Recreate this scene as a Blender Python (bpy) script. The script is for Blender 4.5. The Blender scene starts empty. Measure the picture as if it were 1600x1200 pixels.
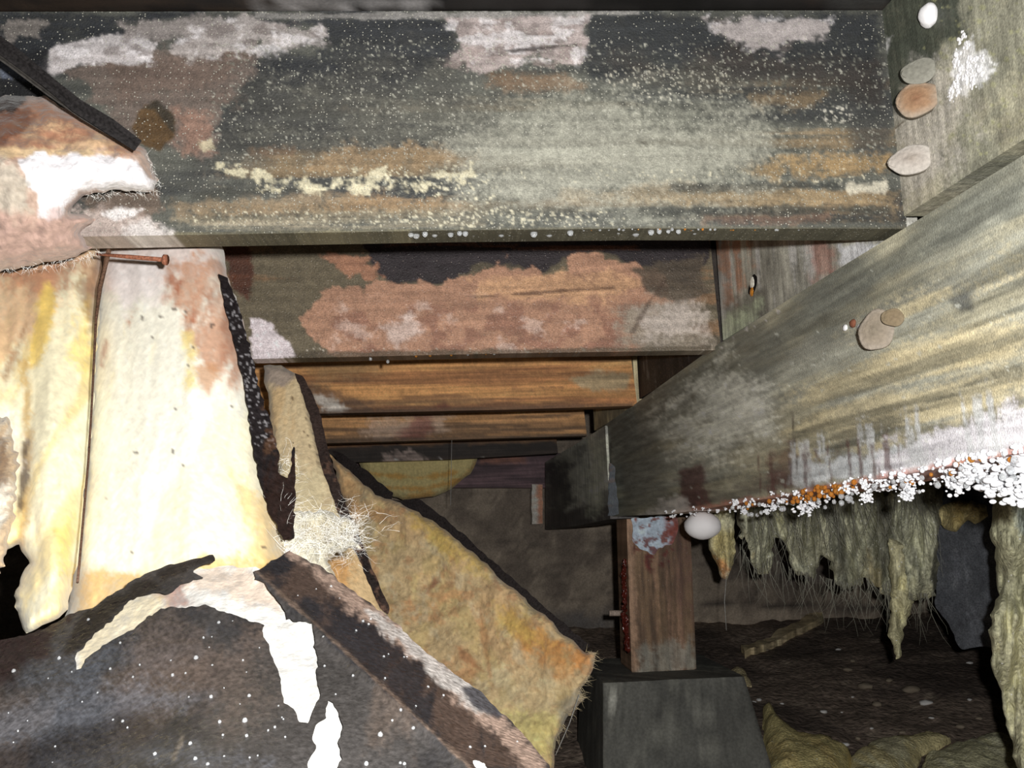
import bpy, math, random
import numpy as np
from mathutils import Matrix, Vector
random.seed(7)
COL = bpy.context.scene.collection
SC = bpy.context.scene

# ------------------------------------------------------------------ camera, flash, exposure
F = 1450.0
YAW, PITCH, ROLL = .0615, .156, -.0357
CAM = np.array([0., 0., .62])
def basis():
    cy, sy, cp, sp = math.cos(YAW), math.sin(YAW), math.cos(PITCH), math.sin(PITCH)
    f = np.array([sy*cp, cy*cp, sp]); r = np.array([cy, -sy, 0]); u = np.cross(r, f)
    cr, sr = math.cos(ROLL), math.sin(ROLL)
    return f, cr*r+sr*u, -sr*r+cr*u
FW, RT, UP = basis()
cam = bpy.data.objects.new('camera', bpy.data.cameras.new('camera'))
COL.objects.link(cam); SC.camera = cam
cam.data.sensor_width = 36; cam.data.lens = F/1600*36; cam.data.clip_start = .01
M = Matrix([[RT[i], UP[i], -FW[i], CAM[i]] for i in range(3)] + [[0, 0, 0, 1]])
cam.matrix_world = M

SC.view_settings.view_transform = 'Standard'; SC.view_settings.look = 'None'
SC.view_settings.gamma = 1; SC.view_settings.use_curve_mapping = False
SC.view_settings.exposure = 0

fl = bpy.data.lights.new('camera_flash', 'POINT'); EX = 1.8; fl.energy = 36*EX; fl.shadow_soft_size = .009
fl.color = (1, .985, .96)
flo = bpy.data.objects.new('camera_flash', fl); COL.objects.link(flo)
flo.location = CAM + .04*RT + .03*UP - .01*FW
w = bpy.data.worlds.new('crawl_space_dark'); SC.world = w; w.use_nodes = True
w.node_tree.nodes['Background'].inputs[0].default_value = (.5, .55, .6, 1)
w.node_tree.nodes['Background'].inputs[1].default_value = .006

# ------------------------------------------------------------------ geometry of the view: points on planes
def ray(px, py):
    px = np.asarray(px, float); py = np.asarray(py, float)
    return FW + ((px-800)/F)[..., None]*RT + ((600-py)/F)[..., None]*UP
def at(px, py, Y):                      # point at forward distance Y
    d = ray(px, py); return CAM + d*(np.asarray(Y, float)/d[..., 1])[..., None]
def onp(px, py, o, n):                  # point on the plane through o with normal n
    d = ray(px, py); t = ((o-CAM)@n)/(d@n); return CAM + d*t[..., None]
def uvof(P):
    q = P-CAM; z = q@FW
    return 800+F*(q@RT)/z, 600-F*(q@UP)/z
Y1, Y2, Y3, Y4, Y5, YW = .876, 1.43, 1.98, 2.49, 3.02, 3.5
# girder face plane through two points of its top edge
ga, gb = at(1393, 357, Y1), at(990, 633, Y3)
gdir = (gb-ga)*np.array([1, 1, 0]); gdir /= np.linalg.norm(gdir)
gn = np.array([gdir[1], -gdir[0], 0.])     # points to +X
ZC = at(1368, 15, Y1)[2]                   # ceiling height
def girder_top(Y): t = (Y-ga[1])/(gb[1]-ga[1]); return ga[2]+t*(gb[2]-ga[2])
def gx(Y): return ga[0]+gdir[0]/gdir[1]*(Y-ga[1])

# ------------------------------------------------------------------ noise
def _h(ix, iy, s):
    v = (ix.astype(np.int64)*374761393 + iy.astype(np.int64)*668265263 + s*974634777) & 0x7fffffff
    v = ((v ^ (v >> 13))*1274126177) & 0x7fffffff
    v = v ^ (v >> 16)
    return (v & 0xffff)/65535.
def vn(x, y, s=0):
    ix = np.floor(x); iy = np.floor(y); fx = x-ix; fy = y-iy
    fx = fx*fx*(3-2*fx); fy = fy*fy*(3-2*fy)
    a = _h(ix, iy, s); b = _h(ix+1, iy, s); c = _h(ix, iy+1, s); d = _h(ix+1, iy+1, s)
    return (a+(b-a)*fx)*(1-fy)+(c+(d-c)*fx)*fy
def fbm(x, y, s=0, o=4):
    t = 0; A = .5; n = 0
    for k in range(o):
        t = t+A*vn(x*2**k+k*17.3, y*2**k-k*9.1, s+k); n += A; A *= .55
    return t/n
def sst(a, b, x):
    t = np.clip((x-a)/(b-a), 0, 1); return t*t*(3-2*t)
def cells(x, y, size, dens, s=0):          # round specks: 1 inside
    gx_, gy_ = x/size, y/size; out = np.zeros_like(gx_)
    for dx in (-1, 0, 1):
        for dy in (-1, 0, 1):
            ix = np.floor(gx_)+dx; iy = np.floor(gy_)+dy
            cx = ix+_h(ix, iy, s+1); cy = iy+_h(ix, iy, s+2)
            r = .14+.34*_h(ix, iy, s+3)**2
            on = _h(ix, iy, s+4) < dens
            d = np.hypot(gx_-cx, gy_-cy)
            out = np.maximum(out, np.where(on, 1-sst(r*.7, r, d), 0))
    return out
def sd(px, py, poly):                      # signed distance to polygon, + inside
    P = np.array(poly, float); Q = np.roll(P, -1, 0)
    best = np.full(px.shape, 1e9); ins = np.zeros(px.shape, bool)
    for (ax, ay), (bx, by) in zip(P, Q):
        ex, ey = bx-ax, by-ay; L = ex*ex+ey*ey+1e-9
        t = np.clip(((px-ax)*ex+(py-ay)*ey)/L, 0, 1)
        best = np.minimum(best, np.hypot(px-ax-t*ex, py-ay-t*ey))
        c = ((ay > py) != (by > py)) & (px < ex*(py-ay)/(ey if ey else 1e-9)+ax)
        ins ^= c
    return np.where(ins, best, -best)
def near(px, py, poly):
    P = np.array(poly, float); Q = np.roll(P, -1, 0)
    best = np.full(px.shape, 1e9); ox = px.copy(); oy = py.copy()
    for (ax, ay), (bx, by) in zip(P, Q):
        ex, ey = bx-ax, by-ay; L = ex*ex+ey*ey+1e-9
        t = np.clip(((px-ax)*ex+(py-ay)*ey)/L, 0, 1)
        qx, qy = ax+t*ex, ay+t*ey; d = np.hypot(px-qx, py-qy); m = d < best
        best = np.where(m, d, best); ox = np.where(m, qx, ox); oy = np.where(m, qy, oy)
    return ox, oy, best
def ragged(poly, step=9, amp=4, s=0):      # subdivide an outline and roughen it
    out = []; P = list(poly); k = 0
    for (ax, ay), (bx, by) in zip(P, P[1:]+P[:1]):
        n = max(1, int(math.hypot(bx-ax, by-ay)/step)); nx, ny = by-ay, ax-bx; L = math.hypot(nx, ny)+1e-6
        for i in range(n):
            t = i/n; k += 1
            a = (fbm(np.array([k*.7]), np.array([s*3.7]), s, 3)[0]-.5)*3.4*amp
            out.append((ax+(bx-ax)*t+nx/L*a, ay+(by-ay)*t+ny/L*a))
    return out

# ------------------------------------------------------------------ colour layers (surface stain patterns, plus some painted haze, sheen, sparkle and crease shade)
def lin(c):
    c = np.array(c, float)/255
    return np.where(c < .04045, c/12.92, ((c+.055)/1.055)**2.4)
SAT = .8
FLASH = CAM+.04*RT+.03*UP-.01*FW
def reach(V, Fq, px, py):                  # how strongly, on average, the flash reaches a surface (for estimating its own colour)
    n = np.cross(V[Fq[:, 2]]-V[Fq[:, 0]], V[Fq[:, 3]]-V[Fq[:, 1]]); n /= np.linalg.norm(n, axis=1)[:, None]+1e-12
    c = V[Fq].mean(1); d = FLASH-c; r = np.linalg.norm(d, axis=1); cs = np.abs((n*d).sum(1))/r
    e = .81*cs/r**2; x, y = px[Fq[:, 0]], py[Fq[:, 0]]; m = (x > 0) & (x < 1600) & (y > 0) & (y < 1200)
    return float(np.median(e[m])) if m.sum() > 5 else float(np.median(e))
def paint(px, py, a, b, E, layers, gr=(10, 80), mot=.3):
    """px,py: layout coordinates of the surface; a,b: metres along / across it; E: how strongly the flash reaches it."""
    col = np.zeros(px.shape+(3,))
    fine = fbm(px/4.2, py/4.2, 77, 3)-.5; mid = fbm(px/15, py/15, 78, 4)-.5; strk = fbm(a*gr[0], b*gr[1], 79, 5)-.5
    for k, L in enumerate(layers):
        c = lin(L['c'])/(E*EX); c = c/max(1., c.max()/.88)
        m = np.full(px.shape, float(L.get('a', 1)))
        if 'poly' in L:
            d = sd(px, py, L['poly']); s = L.get('soft', 4)
            if L.get('rag'): d = d + L['rag']*(fbm(px/L.get('rs', 22), py/L.get('rs', 22), k*7+3, 5)-.5)*2.4 + L['rag']*.9*(fbm(a*gr[0], b*gr[1], k*3+41, 4)-.5)*2
            d = d + s*1.5*fine + s*1.1*mid; m = m*sst(-s, s, d)
            if s > 7: m = m*(1+.7*strk+.5*fine).clip(0, 1.15).clip(0, 1)
        if 'st' in L:
            fa, fb, t0, t1 = L['st']; m = m*sst(t0, t1, fbm(a*fa, b*fb, k*5+11, 5)+.10*fine)
        if 'sp' in L:
            size, dens = L['sp']; m = m*cells(px, py, size, dens, k*13)
        col = col*(1-m[..., None]) + c*m[..., None]
    g = col.mean(1)[:, None]; col = g+(col-g)*SAT
    f = 1+mot*(2.0*fine+1.1*mid+1.2*strk)
    return np.clip(col*f[..., None], .002, .9)

# ------------------------------------------------------------------ materials
def nd(nt, t, **kw):
    n = nt.nodes.new(t)
    for k, v in kw.items(): setattr(n, k, v)
    return n
def material(name, rough=.6, spec=.35, fine=(420, .5), grain=None, speck=None, bump=(300, .25, .0012), sheen=0, wet=None, metal=0):
    m = bpy.data.materials.new(name); m.use_nodes = True; nt = m.node_tree; B = nt.nodes['Principled BSDF']; lk = nt.links.new
    at_ = nd(nt, 'ShaderNodeAttribute', attribute_name='paint')
    tc = nd(nt, 'ShaderNodeTexCoord')
    n1 = nd(nt, 'ShaderNodeTexNoise'); n1.inputs['Scale'].default_value = fine[0]; n1.inputs['Detail'].default_value = 4
    lk(tc.outputs['Object'], n1.inputs['Vector'])
    mr = nd(nt, 'ShaderNodeMapRange'); mr.inputs['From Min'].default_value = .3; mr.inputs['From Max'].default_value = .7
    mr.inputs['To Min'].default_value = 1-fine[1]; mr.inputs['To Max'].default_value = 1+fine[1]
    lk(n1.outputs['Fac'], mr.inputs['Value'])
    mx = nd(nt, 'ShaderNodeVectorMath', operation='SCALE'); lk(at_.outputs['Color'], mx.inputs[0]); lk(mr.outputs['Result'], mx.inputs['Scale'])
    out = mx.outputs['Vector']
    if grain:                               # (scale vector, strength)
        mp = nd(nt, 'ShaderNodeMapping'); mp.inputs['Scale'].default_value = grain[0]; lk(tc.outputs['Object'], mp.inputs['Vector'])
        n2 = nd(nt, 'ShaderNodeTexNoise'); n2.inputs['Scale'].default_value = 1; n2.inputs['Detail'].default_value = 5
        lk(mp.outputs['Vector'], n2.inputs['Vector'])
        m2 = nd(nt, 'ShaderNodeMapRange'); m2.inputs['From Min'].default_value = .32; m2.inputs['From Max'].default_value = .68
        m2.inputs['To Min'].default_value = 1-grain[1]; m2.inputs['To Max'].default_value = 1+grain[1]*.6
        lk(n2.outputs['Fac'], m2.inputs['Value'])
        mx2 = nd(nt, 'ShaderNodeVectorMath', operation='SCALE'); lk(out, mx2.inputs[0]); lk(m2.outputs['Result'], mx2.inputs['Scale']); out = mx2.outputs['Vector']
    if speck:                               # (voronoi scale, radius, amount, colour)
        vo = nd(nt, 'ShaderNodeTexVoronoi'); vo.inputs['Scale'].default_value = speck[0]; lk(tc.outputs['Object'], vo.inputs['Vector'])
        lt = nd(nt, 'ShaderNodeMath', operation='LESS_THAN'); lt.inputs[1].default_value = speck[1]; lk(vo.outputs['Distance'], lt.inputs[0])
        sr = nd(nt, 'ShaderNodeSeparateColor'); lk(vo.outputs['Color'], sr.inputs[0])
        l2 = nd(nt, 'ShaderNodeMath', operation='LESS_THAN'); l2.inputs[1].default_value = speck[2]; lk(sr.outputs[0], l2.inputs[0])
        mu = nd(nt, 'ShaderNodeMath', operation='MULTIPLY'); lk(lt.outputs[0], mu.inputs[0]); lk(l2.outputs[0], mu.inputs[1])
        mi = nd(nt, 'ShaderNodeMix', data_type='RGBA'); lk(mu.outputs[0], mi.inputs['Factor']); lk(out, mi.inputs['A']); mi.inputs['B'].default_value = (*speck[3], 1)
        out = mi.outputs['Result']
    lk(out, B.inputs['Base Color'])
    B.inputs['Roughness'].default_value = rough; B.inputs['Specular IOR Level'].default_value = spec; B.inputs['Metallic'].default_value = metal
    if sheen: B.inputs['Sheen Weight'].default_value = sheen
    if wet:                                 # glossy wet spots: (noise scale, threshold)
        n3 = nd(nt, 'ShaderNodeTexNoise'); n3.inputs['Scale'].default_value = wet[0]; n3.inputs['Detail'].default_value = 3; lk(tc.outputs['Object'], n3.inputs['Vector'])
        m3 = nd(nt, 'ShaderNodeMapRange'); m3.inputs['From Min'].default_value = wet[1]-.06; m3.inputs['From Max'].default_value = wet[1]+.06
        m3.inputs['To Min'].default_value = rough; m3.inputs['To Max'].default_value = .16; lk(n3.outputs['Fac'], m3.inputs['Value']); lk(m3.outputs['Result'], B.inputs['Roughness'])
    n4 = nd(nt, 'ShaderNodeTexNoise'); n4.inputs['Scale'].default_value = bump[0]; n4.inputs['Detail'].default_value = 6; lk(tc.outputs['Object'], n4.inputs['Vector'])
    bp = nd(nt, 'ShaderNodeBump'); bp.inputs['Strength'].default_value = bump[1]; bp.inputs['Distance'].default_value = bump[2]
    lk(n4.outputs['Fac'], bp.inputs['Height']); lk(bp.outputs['Normal'], B.inputs['Normal'])
    return m
def plain(name, col, rough=.5, spec=.4, trans=0, ior=1.33, noise=(300, .3), bump=(250, .3, .001), sss=0):
    m = bpy.data.materials.new(name); m.use_nodes = True; nt = m.node_tree; B = nt.nodes['Principled BSDF']; lk = nt.links.new
    B.inputs['Roughness'].default_value = rough; B.inputs['Specular IOR Level'].default_value = spec
    B.inputs['Transmission Weight'].default_value = trans; B.inputs['IOR'].default_value = ior
    tc = nd(nt, 'ShaderNodeTexCoord'); n = nd(nt, 'ShaderNodeTexNoise'); n.inputs['Scale'].default_value = noise[0]; n.inputs['Detail'].default_value = 4
    lk(tc.outputs['Object'], n.inputs['Vector'])
    cr = nd(nt, 'ShaderNodeValToRGB'); c = np.array(col)
    cr.color_ramp.elements[0].position = .3; cr.color_ramp.elements[0].color = (*(c*(1-noise[1])), 1)
    cr.color_ramp.elements[1].position = .7; cr.color_ramp.elements[1].color = (*np.clip(c*(1+noise[1]), 0, .95), 1)
    lk(n.outputs['Fac'], cr.inputs['Fac']); lk(cr.outputs['Color'], B.inputs['Base Color'])
    if bump:
        n4 = nd(nt, 'ShaderNodeTexNoise'); n4.inputs['Scale'].default_value = bump[0]; n4.inputs['Detail'].default_value = 4; lk(tc.outputs['Object'], n4.inputs['Vector'])
        bp = nd(nt, 'ShaderNodeBump'); bp.inputs['Strength'].default_value = bump[1]; bp.inputs['Distance'].default_value = bump[2]
        lk(n4.outputs['Fac'], bp.inputs['Height']); lk(bp.outputs['Normal'], B.inputs['Normal'])
    return m
MJ = material('mouldy_joist_wood', rough=.62, fine=(700, .22), grain=((7, 40, 130), .22), speck=(380, .24, .3, (.34, .33, .28)), bump=(520, .5, .0015), wet=(260, .66))
MR = material('rotten_joist_wood', rough=.6, fine=(420, .28), grain=((8, 40, 110), .2), speck=(260, .12, .25, (.6, .5, .42)), bump=(380, .6, .002), wet=(230, .62))
MO = material('orange_joist_wood', rough=.6, fine=(300, .15), grain=((4, 40, 120), .45), bump=(200, .25, .001))
MG = material('mouldy_girder_wood', rough=.6, fine=(620, .2), grain=((60, 9, 130), .28), speck=(240, .10, .10, (.5, .48, .38)), bump=(500, .5, .0015), wet=(220, .68))
MV = material('drip_stained_board', rough=.62, fine=(500, .25), grain=((120, 120, 14), .35), bump=(420, .5, .0015), wet=(240, .66))
MI = material('fibreglass_insulation', rough=.95, spec=.1, fine=(160, .12), grain=((160, 160, 50), .1), bump=(90, .55, .006), sheen=.2)
MIS = material('soft_pale_insulation', rough=.95, spec=.1, fine=(160, .08), grain=((160, 160, 40), .08), bump=(70, .22, .004), sheen=.2)
MIW = material('wet_insulation', rough=.7, spec=.4, fine=(180, .3), grain=((240, 240, 40), .3), bump=(150, .7, .006), wet=(300, .6), speck=(105, .15, .35, (.85, .85, .8)))  # pale specks put the wet sparkle into the base colour
MK = material('black_kraft_facing', rough=.42, spec=.5, fine=(300, .35), bump=(240, .5, .002), wet=(200, .6))
MC = material('grimy_concrete', rough=.85, fine=(180, .2), bump=(160, .5, .002))
MS = material('crawl_space_soil', rough=.9, fine=(70, .45), bump=(60, .8, .01), speck=(55, .09, .3, (.22, .19, .16)))

# ------------------------------------------------------------------ object helpers
def link(name, mesh, mat, parent=None, recentre=True):
    o = bpy.data.objects.new(name, mesh); COL.objects.link(o)
    if mat: mesh.materials.append(mat)
    n = len(mesh.vertices); co = np.empty(n*3, np.float32); mesh.vertices.foreach_get('co', co); co = co.reshape(-1, 3)
    c = np.array([(co[:, 0].min()+co[:, 0].max())/2, (co[:, 1].min()+co[:, 1].max())/2, co[:, 2].min()])
    co -= c; mesh.vertices.foreach_set('co', co.ravel()); mesh.update()
    o.location = c
    if parent is not None:
        o.parent = parent; o.location = Vector(c)-wloc(parent)
    return o
def wloc(o):
    v = Vector(o.location)
    while o.parent: o = o.parent; v = v+Vector(o.location)
    return v
def tag(o, label, cat, group=None, kind=None):
    o['label'] = label; o['category'] = cat
    if group: o['group'] = group
    if kind: o['kind'] = kind
    return o
def struct(o): o['kind'] = 'structure'; return o
def empty(name, loc):
    o = bpy.data.objects.new(name, None); COL.objects.link(o); o.location = loc; o.empty_display_size = .02; return o
def solid(name, V, Fq, back, col, mat, parent=None, smooth=True):
    """a closed solid from a front grid V/Fq, an equal back grid, and side walls; per-vertex colour"""
    n = len(V)
    e = np.concatenate([Fq[:, [0, 1]], Fq[:, [1, 2]], Fq[:, [2, 3]], Fq[:, [3, 0]]])
    key = e.min(1)*n+e.max(1); _, idx, cnt = np.unique(key, return_index=True, return_counts=True)
    be = e[idx[cnt == 1]]
    sv = np.concatenate([V[be[:, 0]], V[be[:, 1]], back[be[:, 0]], back[be[:, 1]]]); m = len(be)
    o = 2*n+np.arange(m)
    sf = np.stack([o, o+2*m, o+3*m, o+m], 1)
    allv = np.concatenate([V, back, sv]); allf = np.concatenate([Fq, Fq[:, ::-1]+n, sf])
    allc = np.concatenate([col, col, col[be[:, 0]], col[be[:, 1]], col[be[:, 0]], col[be[:, 1]]])
    return mesh_np(name, allv, allf, allc, mat, parent, smooth)
def mesh_np(name, V, Fq, col, mat, parent=None, smooth=True):
    me = bpy.data.meshes.new(name); k = Fq.shape[1]
    me.vertices.add(len(V)); me.vertices.foreach_set('co', V.astype(np.float32).ravel())
    me.loops.add(len(Fq)*k); me.loops.foreach_set('vertex_index', Fq.astype(np.int32).ravel())
    me.polygons.add(len(Fq)); me.polygons.foreach_set('loop_start', np.arange(0, len(Fq)*k, k, dtype=np.int32))
    me.update(calc_edges=True); me.validate()
    if smooth: me.polygons.foreach_set('use_smooth', np.ones(len(me.polygons), bool))
    if col is not None:
        at_ = me.attributes.new('paint', 'FLOAT_COLOR', 'POINT')
        at_.data.foreach_set('color', np.concatenate([col, np.ones((len(col), 1))], 1).astype(np.float32).ravel())
    return link(name, me, mat, parent)
def sheet(name, poly, place, thick, layers, E, mat, step=4, parent=None, rnd=0, rdepth=0, relief=(0, 30), axes=('X', 'Z'), s=0, holes=(), rscale=(1, 1), tvec=None, gr=(10, 80), mot=.3, ek=1.):
    """an irregular slab: outline poly (layout coordinates), place(px,py)->points, thickness along the view depth,
    rounded edges (rnd wide, rdepth deep), noise relief (metres, scale)"""
    P = np.array(poly, float); x0, y0 = P.min(0)-step; x1, y1 = P.max(0)+step
    xs = np.arange(x0, x1+step, step); ys = np.arange(y0, y1+step, step)
    X, Yg = np.meshgrid(xs, ys); nx, ny = len(xs), len(ys)
    cx, cy = (X[:-1, :-1]+X[1:, 1:])/2, (Yg[:-1, :-1]+Yg[1:, 1:])/2
    keep = sd(cx, cy, poly) > 0
    for h in holes: keep &= sd(cx, cy, h) < 0
    i, j = np.nonzero(keep); v = i*nx+j
    Fq = np.stack([v, v+nx, v+nx+1, v+1], 1)
    e = np.concatenate([Fq[:, [0, 1]], Fq[:, [1, 2]], Fq[:, [2, 3]], Fq[:, [3, 0]]])
    key = e.min(1)*nx*ny+e.max(1); _, idx, cnt = np.unique(key, return_index=True, return_counts=True)
    bv = np.unique(e[idx[cnt == 1]])
    px, py = X.ravel().copy(), Yg.ravel().copy()
    qx, qy, d = near(px[bv], py[bv], poly)
    for h in holes:
        hx, hy, hd = near(px[bv], py[bv], h); m = hd < d
        qx = np.where(m, hx, qx); qy = np.where(m, hy, qy); d = np.minimum(d, hd)
    ok = d < step*1.5; px[bv] = np.where(ok, qx, px[bv]); py[bv] = np.where(ok, qy, py[bv])
    used = np.unique(Fq); remap = -np.ones(nx*ny, int); remap[used] = np.arange(len(used)); Fq = remap[Fq]
    px, py = px[used], py[used]
    V = place(px, py)
    away = V-CAM; away = away/np.linalg.norm(away, axis=1)[:, None]
    off = np.zeros(len(V))
    if rnd:
        dd = np.clip(sd(px, py, poly)/rnd, 0, 1); off += rdepth*(1-np.sqrt(np.clip(1-(1-dd)**2, 0, 1)))
    if relief[0]: off += relief[0]*2*(fbm(px/relief[1]*rscale[0], py/relief[1]*rscale[1], 31+s, 5)-.5)
    ax = {'X': V[:, 0], 'Y': V[:, 1], 'Z': V[:, 2]}
    E = reach(V, Fq, px, py)*ek
    col = paint(px, py, ax[axes[0]], ax[axes[1]], E, layers, gr, mot)
    V = V+away*off[:, None]
    if tvec is not None: back = V+np.array(tvec)
    else: back = V+away*(thick-off*.0)[:, None] if rnd == 0 else V+away*np.maximum(thick-off, .002)[:, None]
    return solid(name, V, Fq, back, col, mat, parent)
def boxgrid(name, o, U, Vv, W, n, layers, E, mat, parent=None, axes=('X', 'Z'), gr=(10, 80), mot=.3, ek=1.):
    """a board: face origin o spanned by U (along) and Vv (up), depth W; n = cells along, up"""
    a = np.linspace(0, 1, n[0]+1); b = np.linspace(0, 1, n[1]+1); A, B = np.meshgrid(a, b)
    V = o+A.ravel()[:, None]*U+B.ravel()[:, None]*Vv
    i, j = np.meshgrid(np.arange(n[1]), np.arange(n[0]), indexing='ij'); v = (i*(n[0]+1)+j).ravel()
    Fq = np.stack([v, v+1, v+n[0]+2, v+n[0]+1], 1)
    px, py = uvof(V); ax = {'X': V[:, 0], 'Y': V[:, 1], 'Z': V[:, 2]}
    return solid(name, V, Fq, V+W, paint(px, py, ax[axes[0]], ax[axes[1]], reach(V, Fq, px, py)*ek, layers, gr, mot), mat, parent)
def L(c, a=1, poly=None, **kw):
    d = dict(c=c, a=a, **kw)
    if poly: d['poly'] = poly
    return d
def rect(x0, y0, x1, y1): return [(x0, y0), (x1, y0), (x1, y1), (x0, y1)]
def tube(name, pts, rad, mat, parent=None, n=6):
    pts = [np.array(p, float) for p in pts]; V = []; Fs = []
    rad = rad if hasattr(rad, '__len__') else [rad]*len(pts)
    for k, p in enumerate(pts):
        t = pts[min(k+1, len(pts)-1)]-pts[max(k-1, 0)]; t /= np.linalg.norm(t)+1e-12
        u = np.cross(t, [.3, .8, .52]); u /= np.linalg.norm(u); v = np.cross(t, u)
        for q in range(n):
            A = 2*math.pi*q/n; V.append(p+rad[k]*(math.cos(A)*u+math.sin(A)*v))
    for k in range(len(pts)-1):
        for q in range(n): Fs.append((k*n+q, k*n+(q+1) % n, (k+1)*n+(q+1) % n, (k+1)*n+q))
    Fs += [tuple(range(n))[::-1], tuple(range((len(pts)-1)*n, len(pts)*n))]
    me = bpy.data.meshes.new(name); me.from_pydata([tuple(p) for p in V], [], Fs); me.update()
    me.polygons.foreach_set('use_smooth', np.ones(len(me.polygons), bool))
    return link(name, me, mat, parent)
import bmesh
def blob_mesh(name, sub=2, lump=.15, s=0, sc=(1, 1, 1), freq=2.2):
    bm = bmesh.new(); bmesh.ops.create_icosphere(bm, subdivisions=sub, radius=1)
    for v in bm.verts:
        c = v.co; k = fbm(np.array([c.x*freq+9+s+c.z*1.3]), np.array([c.y*freq+5-c.z*freq*.8]), s, 3)[0]-.5
        v.co = Vector((c.x*sc[0], c.y*sc[1], c.z*sc[2]))*(1+lump*2*k)
    for f in bm.faces: f.smooth = True
    me = bpy.data.meshes.new(name); bm.to_mesh(me); bm.free(); return me
def place_mesh(name, me, loc, sc=1, rot=(0, 0, 0)):
    o = bpy.data.objects.new(name, me); COL.objects.link(o); o.location = loc
    o.scale = (sc,)*3 if not hasattr(sc, '__len__') else sc; o.rotation_euler = rot; return o

# ================================================================== LARGE STRUCTURE
zw = at(1100, 976, YW)[2]                      # soil height at the back wall
SLOPE = -.14
def soil_z(X, Y): return zw + SLOPE*(YW-Y) + .016*(fbm(X*5+3, Y*5, 5, 4)-.5)*2 + .009*(fbm(X*26, Y*26, 9, 3)-.5)*2
gnd_n = np.array([0, SLOPE, 1.]); gnd_o = np.array([0, YW, zw])
gnd_n = np.array([0., SLOPE*1., 1.]); 
def on_soil(px, py):
    n = np.array([0, SLOPE, 1.]); p = onp(px, py, gnd_o, n); p[..., 2] = soil_z(p[..., 0], p[..., 1]); return p
def floor():
    xs = np.linspace(-1.8, 3.2, 200); ys = np.linspace(.25, YW+.05, 150); X, Y = np.meshgrid(xs, ys); X, Y = X.ravel(), Y.ravel()
    V = np.stack([X, Y, soil_z(X, Y)], 1)
    i, j = np.meshgrid(np.arange(149), np.arange(199), indexing='ij'); v = (i*200+j).ravel(); Fq = np.stack([v, v+1, v+201, v+200], 1)
    col = paint(X*300, Y*300, X, Y, .16, [L((84, 72, 62)), L((50, 42, 38), .7, st=(6, 6, .45, .6)), L((120, 108, 92), .5, sp=(14, .12))])
    B = V.copy(); B[:, 2] = V[:, 2].min()-.05
    return struct(solid('floor', V, Fq, B, col, MS))
floor()
zb = zw-.75
struct(boxgrid('wall_back', np.array([-1.8, YW, zb]), np.array([5., 0, 0]), np.array([0, 0, ZC-zb]), np.array([0, .15, 0]), (330, 90),
    [L((112, 100, 86)), L((70, 62, 56), .55, st=(3, 9, .45, .6)), L((140, 126, 108), .35, st=(14, 14, .5, .65)),
     L((52, 46, 42), .9, [(600, 852), (960, 842), (960, 848), (600, 858)], soft=2, rag=3),
     L((52, 46, 42), .8, [(1085, 940), (1480, 948), (1480, 955), (1085, 948)], soft=2, rag=3),
     L((62, 56, 54), .7, rect(1085, 790, 1500, 900), soft=30, rag=30, rs=50),
     L((60, 62, 66), .7, rect(860, 960, 960, 1080), soft=20)], .9, MC, ek=3.6))
struct(boxgrid('ceiling', np.array([-1.8, .2, ZC]), np.array([5., 0, 0]), np.array([0, YW-.2, 0]), np.array([0, 0, .02]), (400, 260),
    [L((30, 22, 18)), L((16, 13, 12), .8, st=(4, 20, .4, .6)), L((70, 52, 36), .5, st=(5, 30, .58, .7)),
     L((210, 206, 206), .5, [(380, 0), (470, -20), (660, -15), (655, 22), (480, 20)], soft=8, rag=16),
     L((90, 90, 88), .5, [(1290, -10), (1380, -10), (1390, 30), (1300, 20)], soft=8, rag=8)], 1.0, MO, axes=('X', 'Y'), ek=45))

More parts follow.
